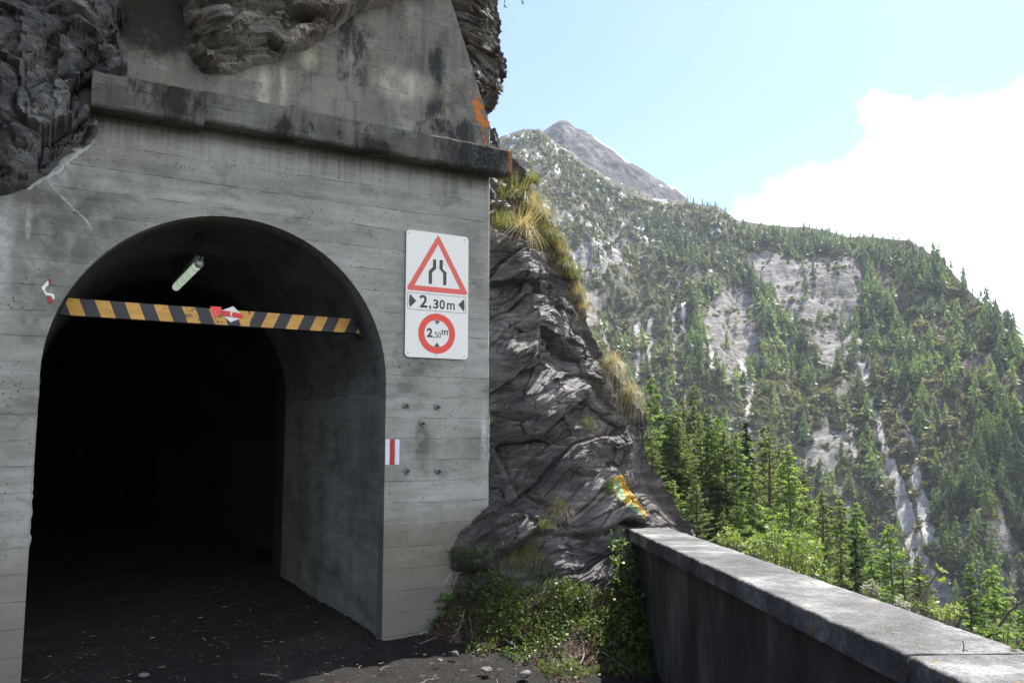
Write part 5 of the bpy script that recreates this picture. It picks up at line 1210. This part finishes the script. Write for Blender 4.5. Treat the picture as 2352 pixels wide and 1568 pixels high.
def scatter(name, protos_, pts, hs, mat, widths, tint, kind_label, cat):
    VV, FF, TT = [], [], []; base = 0
    pid = rs.randint(0, len(protos_), len(pts)); ang_ = rs.uniform(0, 2*PI, len(pts))
    for k, (pv, pf) in enumerate(protos_):
        sel = np.where(pid == k)[0]
        if not len(sel): continue
        c_, s_ = np.cos(ang_[sel])[:, None], np.sin(ang_[sel])[:, None]; X = pv[None, :, 0]*c_-pv[None, :, 1]*s_; Y = pv[None, :, 0]*s_+pv[None, :, 1]*c_
        w_ = (widths[sel]*hs[sel])[:, None]; V = np.stack([X*w_, Y*w_, pv[None, :, 2]*hs[sel][:, None]+0*X], -1)+pts[sel][:, None]; V[..., 2] -= 0.3
        VV.append(V.reshape(-1, 3)); FF.append((pf[None]+(np.arange(len(sel))*len(pv))[:, None, None]).reshape(-1, 3)+base); base += V.shape[0]*V.shape[1]
        TT.append(np.repeat(tint[sel], len(pv)))
    me = mesh_np(name, np.concatenate(VV), np.concatenate(FF), attrs={'tint': np.concatenate(TT)})
    return tag(link(name, me, mat), kind_label, cat, kind='stuff')
rt = TB[rest]; pat_ = np.clip(0.45+0.5*fbm(rt*0.013, 3)+rs.normal(size=len(rt))*0.32, 0, 1); _tx, _ty = project(rt); pat_ *= 1-0.85*sm(_ty, 760, 480)*sm(_tx, 1950, 1500) if False else (1-0.8*(1-sm(_ty, 480, 760))*(1-sm(_tx, 1550, 1950)))
scatter('far_forest', protoF, np.concatenate([rt, np.delete(SKY, skyi, 0)]), np.concatenate([Hs[rest], rs.uniform(3, 9, ns_-60)]), M['farconifer'], np.concatenate([rs.uniform(0.6, 1.6, len(rt)), rs.uniform(.6, .9, ns_-60)]), np.concatenate([pat_, np.full(ns_-60, .3)]), 'mass of small conifers covering the far mountainside', 'forest')
# scrub
NBs = 26000; aa = rs.uniform(math.radians(-4), math.radians(34), NBs); RRa = ridge_r(aa); rad_ = np.sqrt(R0**2+rs.uniform(0, 1, NBs)*((RRa*0.98)**2-R0**2)); TBb = np.stack([rad_*np.sin(aa), rad_*np.cos(aa), terrain_z(aa, rad_)], -1)
b1_, b2_, b3_, b4_, b5_ = masks(TBb); bx, by = project(TBb)
db = np.clip(0.30+0.6*sm(fbm(TBb*0.014+50, 4), -0.2, 0.4), 0, 1)*(1-0.85*b1_)*(1-0.6*b2_)*(1-0.93*np.clip(b3_*1.2, 0, 1))*(1-0.5*b4_)
kb = (rs.rand(NBs) < db) & (bx > 1100) & (bx < 2500) & (by < 1650); TBb = TBb[kb]; hb = rs.uniform(1.6, 4.6, len(TBb))*np.where(rs.rand(len(TBb)) < 0.12, 1.8, 1.0)
scatter('far_scrub', [far_bush(400+i) for i in range(4)], TBb, hb, M['farbush'], rs.uniform(0.8, 1.5, len(TBb)), np.clip(0.4+0.7*fbm(TBb*0.012+9, 3)+rs.normal(size=len(TBb))*0.2, 0, 1), 'pale and dark scrub between the conifers on the far mountainside', 'scrub')
# undergrowth on the near slope
NU = 5200; aa = rs.uniform(math.radians(1), math.radians(40), NU); rad_ = 9+rs.uniform(0, 1, NU)**0.6*90; U = np.stack([rad_*np.sin(aa), rad_*np.cos(aa), terrain_z(aa, rad_)], -1)
ku = fbm(U*0.12, 4) > -0.12; ku &= U[:, 0] > 2.6; U = U[ku]
scatter('slope_undergrowth', [far_bush(500+i, 90) for i in range(4)], U, rs.uniform(0.3, 1.3, len(U)), M['farbush'], rs.uniform(0.9, 1.6, len(U)), np.clip(0.35+0.5*fbm(U*0.2, 3)+rs.normal(size=len(U))*0.2, 0, 1), 'low undergrowth covering the slope below the wall', 'undergrowth')

# ------------------------------------------------------------------ grass tufts
def tuft_mesh(seed, nbl=420, h=0.21, spread=0.09, droop=1.15, wd=0.0017, hang=0.0, straw=0.35):
    r = np.random.RandomState(seed); V = []; F = []; T = []
    for i in range(nbl):
        a_ = r.uniform(0, 2*PI); L_ = h*r.uniform(0.5, 1.15); st_ = np.array([math.cos(a_)*spread*r.rand(), math.sin(a_)*spread*r.rand(), 0.0])
        out = r.uniform(0.15, 1.0); w_ = wd*r.uniform(.6, 1.4); tn_ = 0.15+0.35*r.rand()+(straw if r.rand() < 0.5 else 0); pr = None
        sd = np.array([-math.sin(a_), math.cos(a_), 0]); ns_ = 4
        for k in range(ns_+1):
            t = k/ns_; p_ = st_+np.array([math.cos(a_), math.sin(a_), 0])*L_*out*(0.35*t+0.45*t*t)+np.array([0, -1, 0])*hang*L_*t*t*0.6; p_[2] = L_*(t*(1.05-0.35*out)-droop*out*0.75*t*t*(1+hang)); ww = w_*(1-t*0.85)
            b_ = len(V); V += [p_-sd*ww, p_+sd*ww]; T += [min(1, tn_+0.25*t)]*2
            if pr is not None: F.append([pr, pr+1, b_+1, b_])
            pr = b_
    return mesh_np('grass_tuft', np.array(V), np.array(F), attrs={'tint': T})
TM = [tuft_mesh(1, straw=0.25), tuft_mesh(2, h=0.26, hang=0.5, straw=0.45), tuft_mesh(3, h=0.16, spread=.06, straw=0.1), tuft_mesh(4, h=0.25, hang=1.1, droop=1.3, straw=0.55), tuft_mesh(5, 650, h=0.22, spread=.13, hang=.4, straw=0.4)]
for i, me in enumerate(TM): me.materials.append(M['grass'] if i in (0, 2, 4) else M['strawgrass'])
TUFT = [ # x, y, proto, scale, label
 (1158, 452, 4, 1.2, 'thick green and straw grass tuft just under the cornice end'), (1190, 462, 4, 1.15, 'grass tuft hanging over the rock edge, second below the cornice'), (1150, 520, 0, 1.4, 'long green grass tuft beside the portal edge, on dark rock'),
 (1182, 540, 1, 1.3, 'big drooping straw-coloured tuft left of the rock edge'), (1226, 505, 4, 1.2, 'tuft drooping over the rock edge, upper right of the big straw one'), (1255, 565, 0, .9, 'short bright green tuft on the rock edge'),
 (1277, 583, 1, .85, 'straw tuft on the rock edge beside the short bright one'), (1300, 640, 0, .85, 'green tuft halfway down the upper rock edge'), (1316, 680, 1, .75, 'pale tuft along the steep rock edge, upper of two'),
 (1330, 715, 1, .7, 'pale tuft along the steep rock edge, lower of two'), (1396, 838, 3, 1.05, 'round pale straw tuft sticking out from the rock edge at mid height'), (1438, 905, 3, .9, 'straw tuft below the round pale one on the rock edge'),
 (1428, 925, 2, .8, 'small bright green tuft under the lowest straw tuft on the edge'), (1345, 972, 0, .8, 'small grass tuft alone on the middle of the dark rock'), (1284, 1168, 1, .85, 'brownish tuft above the drooping green one on the lower rock'),
 (1248, 1205, 0, .75, 'green tuft with pale roots on the lower rock face'), (1230, 1262, 4, 0.95, 'broad hanging grass cushion on the lower rock face'), (1180, 1275, 4, 0.8, 'dim grass cushion left of the broad hanging one'),
 (1125, 335, 0, .55, 'thin grass on top of the cornice end'), (1118, 318, 2, .5, 'thin grass sprig behind the top of the cornice end'), (1205, 425, 2, 1.0, 'green tuft right below the orange end of the cornice'),
 (1170, 425, 0, 1.0, 'green tuft in the angle under the cornice'), (1136, 478, 2, 1.1, 'short tuft squeezed beside the portal corner'), (1212, 488, 1, 1.0, 'straw tuft in the hanging group below the cornice'), (1242, 540, 4, .9, 'mixed tuft above the short bright one on the edge'), (1286, 612, 4, .75, 'mixed tuft on the steep edge above the pale ones')]
for x, y, k, s_, lab in TUFT:
    p_ = on_rock(x, y); o = bpy.data.objects.new('grass_tuft', TM[k]); COL.objects.link(o); _e = 1 if (x > 1180 and y < 960) else 0; o.location = p_+Vector((0.05*_e, 0.03-0.05*_e, -0.02+0.03*_e)); s_ *= 1+0.25*_e; o.scale = (s_,)*3
    o.rotation_euler = (rnd.uniform(0.05, 0.35), rnd.uniform(0.0, 0.35), rnd.uniform(-.8, .5)); tag(o, lab, 'grass tuft', 'grass tufts on the rock outcrop')
# mossy cushion plant beside the yellow paint
def leaf_cloud(n_, rad, size, seed, tint0=0.3, up=0.3):
    r = np.random.RandomState(seed); u = rand_unit(n_, r); C = u*np.array(rad)*r.uniform(0.35, 1.0, (n_, 1))**0.5; a_ = u*0.5+rand_unit(n_, r); a_[:, 2] += up; a_ /= np.linalg.norm(a_, axis=1)[:, None]
    b_ = np.cross(a_, rand_unit(n_, r)); b_ /= np.linalg.norm(b_, axis=1)[:, None]; s_ = size*r.uniform(0.5, 1.3, (n_, 1))
    V = np.stack([C, C+a_*s_+b_*s_*0.45, C+a_*s_*2, C+a_*s_-b_*s_*0.45], 1).reshape(-1, 3); return V, np.arange(n_*4).reshape(-1, 4), np.repeat(np.clip(tint0+r.normal(size=n_)*0.2, 0, 1), 4)
v, f, t = leaf_cloud(1500, (0.10, 0.07, 0.10), 0.009, 61, 0.25); o = link('cushion_plant', mesh_np('cushion_plant', v, f, attrs={'tint': t}), M['leafdark']); o.location = on_rock(1385, 1122)+Vector((0, -0.02, 0)); tag(o, 'dark green cushion plant on the rock left of the yellow paint', 'plant')
v, f, t = leaf_cloud(60, (0.05, 0.03, 0.04), 0.018, 62, 0.5); o = link('small_plant', mesh_np('small_plant', v, f, attrs={'tint': t}), M['leafdark']); o.location = on_rock(1140, 970); tag(o, 'small green plant in a crack beside the portal edge', 'plant')

# ------------------------------------------------------------------ growth and litter at the foot of the outcrop
ppx, ppy = project(OUTP); zz_ = OUTP[..., 2]
def leaves(name, pts, size, seed, mat, tint, label, cat, aspect=0.45, flat=0.5):
    r = np.random.RandomState(seed); n_ = len(pts); a_ = rand_unit(n_, r); a_[:, 2] = a_[:, 2]*0.6+0.1; a_[:, 1] -= 0.4; a_ /= np.linalg.norm(a_, axis=1)[:, None]
    up = np.array([0.1, -0.35, 1.0])+r.normal(size=(n_, 3))*flat; b_ = np.cross(a_, up); b_ /= np.linalg.norm(b_, axis=1)[:, None]; s_ = size*r.uniform(0.5, 1.35, (n_, 1))
    V = np.stack([pts, pts+a_*s_*0.6+b_*s_*aspect, pts+a_*s_*1.3+b_*s_*aspect*.6, pts+a_*s_*1.7, pts+a_*s_*1.3-b_*s_*aspect*.6, pts+a_*s_*0.6-b_*s_*aspect], 1).reshape(-1, 3)
    me = mesh_np(name, V, np.arange(n_*6).reshape(-1, 6), attrs={'tint': np.repeat(tint, 6)}); return tag(link(name, me, mat), label, cat, kind='stuff')
def pick(poly, n_, up=0.03, patch=2.2, thr=-0.1, seed=0, wide=0.0):
    ok = inpoly(ppx, ppy, poly) & (fbm(OUTP*patch+seed, 3) > thr); I = np.argwhere(ok); I = I[rs.randint(0, len(I), n_)]; p_ = OUTP[I[:, 0], I[:, 1]].copy()
    p_ += rs.normal(size=p_.shape)*0.012; p_[:, 1] -= rs.uniform(0, up, n_); p_[:, 2] += rs.uniform(0, up, n_); return p_
FOOT = [(1040,1260),(1110,1270),(1180,1240),(1250,1290),(1290,1340),(1380,1360),(1440,1300),(1440,1240),(1478,1330),(1500,1568),(1030,1568),(960,1470),(1010,1370)]
SUNY = [(1150,1350),(1280,1340),(1400,1360),(1490,1400),(1500,1560),(1160,1560),(1140,1440)]
p_ = np.concatenate([pick(FOOT, 2400, 0.07, 2.2, 0.05, 3), pick(SUNY, 3000, 0.07, 2.8, 0.0, 5)]); leaves('ground_plants', p_, 0.016, 71, M['leafdark'], np.clip(0.4+rs.normal(size=len(p_))*0.25, 0, 1), 'low leafy plants covering the foot of the rock outcrop', 'ground plants')
p_ = pick([(1400,1240),(1440,1235),(1460,1300),(1490,1420),(1500,1520),(1440,1500),(1400,1400)], 700, 0.12, 2, -0.3, 8); leaves('wall_foot_plants', p_, 0.022, 72, M['leafdark'], np.clip(0.65+rs.normal(size=len(p_))*0.25, 0, 1), 'leafy growth along the end of the parapet wall', 'ground plants')
p_ = pick([(985,1350),(1020,1340),(1050,1400),(1010,1440),(960,1440)], 26, 0.1, 2, -1, 9); leaves('broad_leaves', p_, 0.045, 73, M['leafdark'], np.full(len(p_), .3), 'few broad green leaves beside the foot of the pier', 'ground plants', 0.6, 0.3)
# blades of grass among the plants
gp = np.concatenate([pick(FOOT, 2600, 0.02, 1.5, 0.0, 13), pick(SUNY, 1800, 0.02, 1.8, 0.0, 15)]); n_ = len(gp); dr = rs.normal(size=(n_, 3))*0.35+np.array([0, -0.35, 1.0]); dr /= np.linalg.norm(dr, axis=1)[:, None]
sd = np.cross(dr, rand_unit(n_)); sd /= np.linalg.norm(sd, axis=1)[:, None]; L_ = rs.uniform(0.03, 0.11, (n_, 1)); w_ = 0.0016
tip = gp+dr*L_; tip[:, 2] -= L_[:, 0]*rs.uniform(0, 0.5, n_); tip[:, 1] -= L_[:, 0]*0.2; mid = gp+dr*L_*0.55
V = np.stack([gp-sd*w_, gp+sd*w_, mid+sd*w_, mid-sd*w_, tip+sd*w_*.2, tip-sd*w_*.2], 1).reshape(-1, 3); b_ = np.arange(n_)[:, None]*6; F = np.concatenate([b_+np.array([[0, 1, 2, 3]]), b_+np.array([[3, 2, 4, 5]])])
tag(link('ground_grass', mesh_np('ground_grass', V, F, attrs={'tint': np.repeat(np.clip(0.3+rs.normal(size=n_)*0.25, 0, 1), 6)}), M['grass']), 'grass growing among the plants at the foot of the outcrop', 'grass', kind='stuff')
# needles, dead stems and leaf litter on the foot and on the road
def litter(name, pts, lmin, lmax, wd, mat, tint, label, cat, flat=0.15):
    n_ = len(pts); d_ = rand_unit(n_); d_[:, 2] *= flat; d_ /= np.linalg.norm(d_, axis=1)[:, None]; s_ = np.cross(d_, np.array([0, -0.3, 1.0])+rs.normal(size=(n_, 3))*.4); s_ /= np.linalg.norm(s_, axis=1)[:, None]; L_ = rs.uniform(lmin, lmax, (n_, 1))
    V, F = quads(pts, d_*L_*.5, s_*wd*rs.uniform(.5, 1.5, (n_, 1))); return tag(link(name, mesh_np(name, V, F, attrs={'tint': np.repeat(tint, 4)}), mat), label, cat, kind='stuff')
p_ = pick([(1000,1400),(1500,1340),(1510,1600),(950,1600)], 6500, 0.02, 2, -0.5, 23); litter('dead_stems', p_, 0.02, 0.10, 0.0016, M['litter'], np.clip(0.5+rs.normal(size=len(p_))*.3, 0, 1), 'dead stems, needles and leaf litter at the foot of the outcrop', 'litter', 0.5)
def road_z(x, y): return -0.22*sm(x, -0.3, 1.3)*sm(y, 3, 5.5)-0.01
nL = 2600; lx = rs.uniform(-3.6, 1.3, nL); ly = rs.uniform(4.6, 9.5, nL); lp = np.stack([lx, ly, road_z(lx, ly)+0.022], -1)
litter('road_litter', lp, 0.008, 0.05, 0.0022, M['litter'], np.clip(0.45+rs.normal(size=nL)*.35, 0, 1), 'needles and small bits of litter scattered over the dark road', 'litter', 0.15)
# pale dusty blotch and damp patches
def blotch(name, cx, cy, r, mat, seed, label):
    r_ = random.Random(seed); bm = bmesh.new(); ph = [r_.uniform(0, 6) for _ in range(5)]; c_ = bm.verts.new((0, 0, 0.004)); ring = []
    for k in range(60):
        t = 2*PI*k/60; rr_ = r*(1+0.25*math.sin(2*t+ph[0])+0.2*math.sin(5*t+ph[1])+0.14*math.sin(11*t+ph[2])+0.1*math.sin(17*t+ph[3])); ring.append(bm.verts.new((rr_*1.6*math.cos(t), rr_*0.8*math.sin(t), 0)))
    for k in range(60): bm.faces.new((c_, ring[k], ring[(k+1) % 60]))
    o = bm_obj(name, bm, mat); o.location = (cx, cy, 0.03); return o
# twigs lying about
def twig_obj(pts, r0, label, mat=None, branch=True, seed=0):
    r_ = random.Random(seed); P_ = [Vector(p) for p in pts]; o_ = P_[0].copy(); bm = bmesh.new(); L = []
    for a, b in zip(P_, P_[1:]):
        for k in range(4): L.append(a.lerp(b, k/4)+Vector((r_.uniform(-.008, .008), r_.uniform(-.008, .008), r_.uniform(-.004, .006))))
    L.append(P_[-1]); tube(bm, [p-o_ for p in L], [r0*(1-0.75*i/len(L)) for i in range(len(L))], 5)
    if branch:
        for k in range(2, len(L)-2, 3):
            d_ = (L[k+1]-L[k]).normalized(); sd = Vector((d_.y, -d_.x, r_.uniform(-.2, .5)))*r_.choice((-1, 1)); e_ = L[k]+(d_+sd*0.8)*r_.uniform(.04, .14); tube(bm, [L[k]-o_, (L[k]+e_)/2-o_+Vector((0, 0, .006)), e_-o_], [r0*.5, r0*.4, r0*.15], 4)
    o = bm_obj('fallen_twig', bm, mat or M['twig']); o.location = o_; return tag(o, label, 'twig', 'fallen twigs at the foot of the outcrop')
def gpt(dx, dy, up=0.03):
    r = ray(dx, dy); t = (0.0+up-EYE)/r.z
    for _ in range(4): p = r*t; t = (float(road_z(np.array(p.x), np.array(p.y)))+up-EYE)/r.z
    return Vector((t*r.x, t*r.y, EYE+t*r.z))
def rock_pt(dx, dy): return on_rock(dx, dy)+Vector((0, -0.03, 0.02))
twig_obj([rock_pt(1070, 1408), rock_pt(1058, 1440), rock_pt(1044, 1468), rock_pt(1032, 1495)], 0.006, 'pale leaning stick near the foot of the pier', M['greybark'], seed=1)
twig_obj([rock_pt(1080, 1412), rock_pt(1082, 1450), rock_pt(1086, 1490)], 0.006, 'pale upright stick right beside the leaning one', M['greybark'], False, 2)
twig_obj([rock_pt(1215, 1482), rock_pt(1260, 1492), rock_pt(1300, 1482)], 0.007, 'pale forked branch lying in the middle of the low plants', M['greybark'], seed=3)
twig_obj([rock_pt(1335, 1465), rock_pt(1342, 1500), rock_pt(1330, 1535), rock_pt(1322, 1560)], 0.008, 'dead branch running down through the sunny plants', seed=4)
twig_obj([rock_pt(1380, 1500), rock_pt(1440, 1538), rock_pt(1495, 1530)], 0.006, 'curved dead branch near the foot of the parapet wall', seed=5)
twig_obj([rock_pt(1045, 1497), rock_pt(1100, 1508), rock_pt(1160, 1515)], 0.006, 'long thin twig on the dark ground right of the pier', seed=6)
twig_obj([gpt(965, 1478), gpt(1000, 1462), gpt(1030, 1440)], 0.004, 'thin bent twig against the pier foot', seed=7)
twig_obj([rock_pt(1160, 1470), rock_pt(1200, 1500), rock_pt(1260, 1530), rock_pt(1330, 1545)], 0.006, 'long dead stem across the lower plants', seed=8)
for i, (a, b, lab) in enumerate([((960, 1570), (1010, 1555), 'small twig at the bottom edge of the picture, on the dark road'), ((600, 1548), (640, 1552), 'small pale twig on the dark road before the tunnel'), ((870, 1536), (905, 1528), 'short twig on the road near the pier')]):
    twig_obj([gpt(*a), (gpt(*a)+gpt(*b))/2+Vector((0, 0.02, 0)), gpt(*b)], 0.004, lab, seed=20+i)
def stone_obj(loc, r, seed, label):
    rr_ = np.random.RandomState(seed); bm = bmesh.new(); bmesh.ops.create_icosphere(bm, subdivisions=3, radius=r)
    sc_ = (rr_.uniform(.8, 1.4), rr_.uniform(.7, 1.1), rr_.uniform(.4, .7))
    for v in bm.verts:
        n_ = float(perlin(np.array([v.co[:]])/r*0.9+seed)[0]); v.co *= 1+0.35*n_; v.co.x *= sc_[0]; v.co.y *= sc_[1]; v.co.z *= sc_[2]
    o = bm_obj('loose_stone', bm, M['stone']); o.location = loc; o.rotation_euler = (0, 0, rr_.uniform(0, 6)); return tag(o, label, 'stone', 'loose stones on the ground')
for i, (x, y, r, lab) in enumerate([(1118, 1537, 0.04, 'grey stone at the right edge of the dark road'), (1045, 1500, 0.03, 'small stone below the leaning sticks'), (330, 1548, 0.028, 'pale pebble on the road at lower left'), (1205, 1548, 0.035, 'flat stone at the edge of the sunny plants'), (1010, 1515, 0.022, 'pebble on the road right of the pier foot')]):
    stone_obj(gpt(x, y), r, i+1, lab)

# ------------------------------------------------------------------ bushes beyond the wall
def leaf_bush(name, base, tips, label, mat, leaf=0.02, per=7, seed=0, stem_r=0.006, cat='bush', wide=0.42, layers=2, tint0=0.5, sprig=0.16, part='foliage'):
    """stems from base to each tip, rosettes of leaves at and below every tip"""
    r = np.random.RandomState(seed); root = bpy.data.objects.new(name, None); COL.objects.link(root); root.location = base; tag(root, label, cat)
    bm = bmesh.new(); C, A_, T = [], [], []
    for tp in tips:
        tp = np.array(tp)-np.array(base); mid_ = tp*0.55+np.array([0, 0, -0.08])+r.normal(size=3)*0.03; tube(bm, [(0, 0, 0), tuple(mid_), tuple(tp)], [stem_r, stem_r*.7, stem_r*.3], 5, False)
        dr_ = tp-mid_; dr_ /= np.linalg.norm(dr_)
        for l_ in range(layers):
            cen = tp-dr_*l_*leaf*2.6+r.normal(size=3)*leaf*0.3; tn_ = tint0+r.normal()*0.15
            for k in range(per):
                a_ = 2*PI*k/per+r.uniform(-.3, .3); e1_ = np.cross(dr_, [0.3, 0.2, 1.0]); e1_ /= np.linalg.norm(e1_)+1e-9; e2_ = np.cross(dr_, e1_)
                C.append(cen); A_.append(e1_*math.cos(a_)+e2_*math.sin(a_)+dr_*r.uniform(0.1, 0.9)); T.append(tn_+r.normal()*0.1)
    C = np.array(C); A_ = np.array(A_); A_ /= np.linalg.norm(A_, axis=1)[:, None]; n_ = len(C); up = rand_unit(n_, r)*0.5+np.array([0, 0, 1.0]); B_ = np.cross(A_, up); B_ /= np.linalg.norm(B_, axis=1)[:, None]; Nn = np.cross(A_, B_)
    s_ = leaf*r.uniform(0.6, 1.25, (n_, 1)); V = np.stack([C, C+A_*s_*0.8+B_*s_*wide*.8+Nn*s_*.12, C+A_*s_*1.5+B_*s_*wide+Nn*s_*.08, C+A_*s_*2.1, C+A_*s_*1.5-B_*s_*wide+Nn*s_*.08, C+A_*s_*0.8-B_*s_*wide*.8+Nn*s_*.12], 1).reshape(-1, 3)
    F = np.concatenate([np.arange(n_)[:, None]*6+np.array([[0, 1, 2, 3]]), np.arange(n_)[:, None]*6+np.array([[0, 3, 4, 5]])])
    bm_obj('stem', bm, M['twig'], root); link(part, mesh_np(part, V, F, attrs={'tint': np.repeat(np.clip(T, 0, 1), 6)}), mat, root); return root
def tips_in(poly, Y0, Y1, n_, seed, top_bias=0.0):
    r = np.random.RandomState(seed); xs = [p[0] for p in poly]; ys = [p[1] for p in poly]; o = []
    while len(o) < n_:
        x, y = r.uniform(min(xs), max(xs)), r.uniform(min(ys), max(ys))
        if inpoly(np.array([x]), np.array([y]), poly)[0]: o.append(tuple(at(x, y, r.uniform(Y0, Y1))))
    return o
leaf_bush('leafy_bush', at(1800, 1420, 7.4), tips_in([(1700,1268),(1730,1225),(1775,1203),(1810,1210),(1850,1222),(1880,1245),(1895,1262),(1890,1300),(1870,1330),(1820,1310),(1700,1250)], 6.6, 8.0, 130, 1)+tips_in([(1690,1260),(1740,1240),(1880,1290),(1870,1340)], 6.5, 7.6, 30, 2), 'bright green leafy bush just beyond the coping, middle of the wall', M['leafbush'], 0.021, 7, 1, tint0=0.5)
leaf_bush('leafy_sprig', at(1690, 1330, 7.6), tips_in([(1636,1222),(1660,1215),(1672,1205),(1690,1212),(1705,1240),(1700,1262),(1660,1245)], 7.2, 7.9, 30, 3), 'sprig of bright leaves beyond the coping, left of the leafy bush', M['leafbush'], 0.018, 7, 3, tint0=0.65)
leaf_bush('maple_branch', at(2040, 1440, 5.6), tips_in([(2045,1375),(2085,1335),(2140,1310),(2150,1302),(2185,1310),(2170,1340),(2120,1350),(2080,1400),(2060,1400)], 5.0, 5.9, 16, 5)+tips_in([(2100,1385),(2140,1370),(2155,1390),(2130,1410)], 4.9, 5.5, 6, 6), 'light green maple-like branch beyond the coping, right of centre', M['leafbush'], 0.016, 5, 5, tint0=0.35, wide=0.6, layers=1)
leaf_bush('yellow_leaf_bush', at(2170, 1520, 4.6), tips_in([(2130,1392),(2160,1375),(2200,1388),(2225,1405),(2220,1425),(2170,1412)], 4.2, 4.9, 18, 7), 'small bush with pale yellow leaves beyond the coping at right', M['leafbush'], 0.014, 6, 7, tint0=0.95)
leaf_bush('right_leaf_bush', at(2300, 1560, 3.7), tips_in([(2245,1440),(2290,1410),(2330,1430),(2352,1450),(2360,1480),(2300,1470)], 3.3, 3.9, 9, 8), 'few green leaves on twigs beyond the coping near the right edge', M['leafbush'], 0.012, 6, 8, tint0=0.35)
leaf_bush('silvery_plant', at(1992, 1400, 5.3), tips_in([(1978,1350),(1990,1330),(2012,1332),(2022,1350),(2030,1360)], 5.2, 5.4, 14, 9), 'silvery flowering plant peeping over the coping, right of the leafy bush', M['silver'], 0.008, 8, 9, cat='plant')
leaf_bush('silvery_plant', at(2070, 1430, 4.75), tips_in([(2050,1385),(2062,1370),(2085,1380),(2098,1395)], 4.6, 4.8, 16, 10), 'silvery flowering plant at the coping edge below the maple-like branch', M['silver'], 0.008, 8, 10, cat='plant')
def bare(name, pts, r0, label):
    P_ = [Vector(p) for p in pts]; bm = bmesh.new(); o_ = P_[0].copy(); tube(bm, [p-o_ for p in P_], [r0*(1-.7*i/len(P_)) for i in range(len(P_))], 6)
    for k in range(1, len(P_)):
        a = P_[k-1].lerp(P_[k], 0.5); d_ = (P_[k]-P_[k-1]); e_ = a+Vector((d_.z*.5, 0.02, abs(d_.x)*.5+.02))*0.9; tube(bm, [a-o_, e_-o_], [r0*.45, r0*.2], 5)
    o = bm_obj(name, bm, M['bark']); o.location = o_; return tag(o, label, 'twig', 'bare twigs beyond the coping')
bare('bare_twig', [at(2195, 1450, 4.3), at(2215, 1400, 4.3), at(2235, 1375, 4.3), at(2262, 1360, 4.3)], 0.007, 'dark bare twig left of the others near the right edge, over the coping')
bare('bare_twig', [at(2285, 1450, 3.7), at(2318, 1405, 3.7), at(2352, 1378, 3.7), at(2400, 1340, 3.7)], 0.007, 'dark bare twig rising to the right edge over the coping')
bare('bare_twig', [at(2080, 1385, 4.8), at(2076, 1345, 4.8), at(2072, 1300, 4.8)], 0.006, 'dark upright snapped twig beyond the middle of the coping')
bare('bare_twig', [at(2260, 1470, 3.9), at(2295, 1440, 3.8), at(2352, 1440, 3.8), at(2400, 1450, 3.8)], 0.006, 'thin dark twig almost level at the right edge, above the coping')
# small growth on the coping joint
o = bpy.data.objects.new('grass_tuft', TM[2]); COL.objects.link(o); o.location = at(2330, 1489, 2.66); o.scale = (0.16, 0.16, 0.13); tag(o, 'tiny green tuft growing in the coping joint', 'grass tuft', 'small growth in the coping joint')
bm = bmesh.new(); tube(bm, [(0, 0, 0), (0.004, 0, 0.02), (0.0, 0, 0.035)], 0.0016, 5); tube(bm, [(0.002, 0, 0.008), (0.016, 0, 0.004)], 0.0013, 5); o = bm_obj('dry_stalk', bm, M['bark']); o.location = at(2212, 1497, 2.62); tag(o, 'tiny dark stalk standing in the coping joint', 'stalk')
# larch twigs hanging into the picture at the top
def hang(x0, pts, label, seed):
    r_ = random.Random(seed); P_ = [Vector(at(x, y, 6.3)) for x, y in pts]; bm = bmesh.new(); o_ = P_[0].copy(); tube(bm, [p-o_ for p in P_], [0.003]*len(P_), 4); V = []; F = []
    for a, b in zip(P_, P_[1:]):
        for k in range(9):
            c_ = a.lerp(b, k/9)-o_
            for j in range(2):
                d_ = Vector((r_.uniform(-1, 1), r_.uniform(-1, 1), r_.uniform(-.8, .4))).normalized()*0.014; s_ = Vector((0, 0, 0.0025)); n_ = len(V); V += [c_-s_, c_+d_-s_, c_+d_+s_, c_+s_]; F.append([n_, n_+1, n_+2, n_+3])
    bm_obj_ = bm_obj('hanging_twig', bm, [M['bark']]); o = link('needles', mesh_np('needles', np.array([v[:] for v in V]), np.array(F)), M['olive'], bm_obj_); bm_obj_.location = o_
    return tag(bm_obj_, label, 'twig', 'hanging larch twigs')
hang(0, [(1166,-60),(1160,-20),(1158,12),(1163,18)], 'left hanging larch twig at the top edge, beside the rock', 1)
hang(0, [(1202,-60),(1198,-20),(1200,4),(1201,10)], 'right hanging larch twig at the top edge, in the sky', 2)
# moss hanging at the far left
v, f, t = leaf_cloud(2600, (0.10, 0.07, 0.17), 0.008, 63, 0.2); a, b = fac(2, 75); o = link('moss_clump', mesh_np('moss_clump', v, f, attrs={'tint': t}), M['litter']); o.location = W_of(a, 0.62, b); tag(o, 'brown moss clump on the rock at the left edge of the picture', 'moss')

# ------------------------------------------------------------------ haze in the valley air
bm = bmesh.new(); box(bm, -3050, 3050, -3000, 3100, -330, 760)
m, q, out = new_mat('valley_haze'); pv = q.new('ShaderNodeVolumePrincipled'); pv.inputs['Color'].default_value = (0.80, 0.88, 1.0, 1); pv.inputs['Density'].default_value = 0.00015; pv.inputs['Anisotropy'].default_value = 0.0
q.l.new(pv.outputs[0], out.inputs['Volume'])
tag(bm_obj('haze', bm, m), 'pale valley air fading the far mountain', 'haze', kind='stuff')
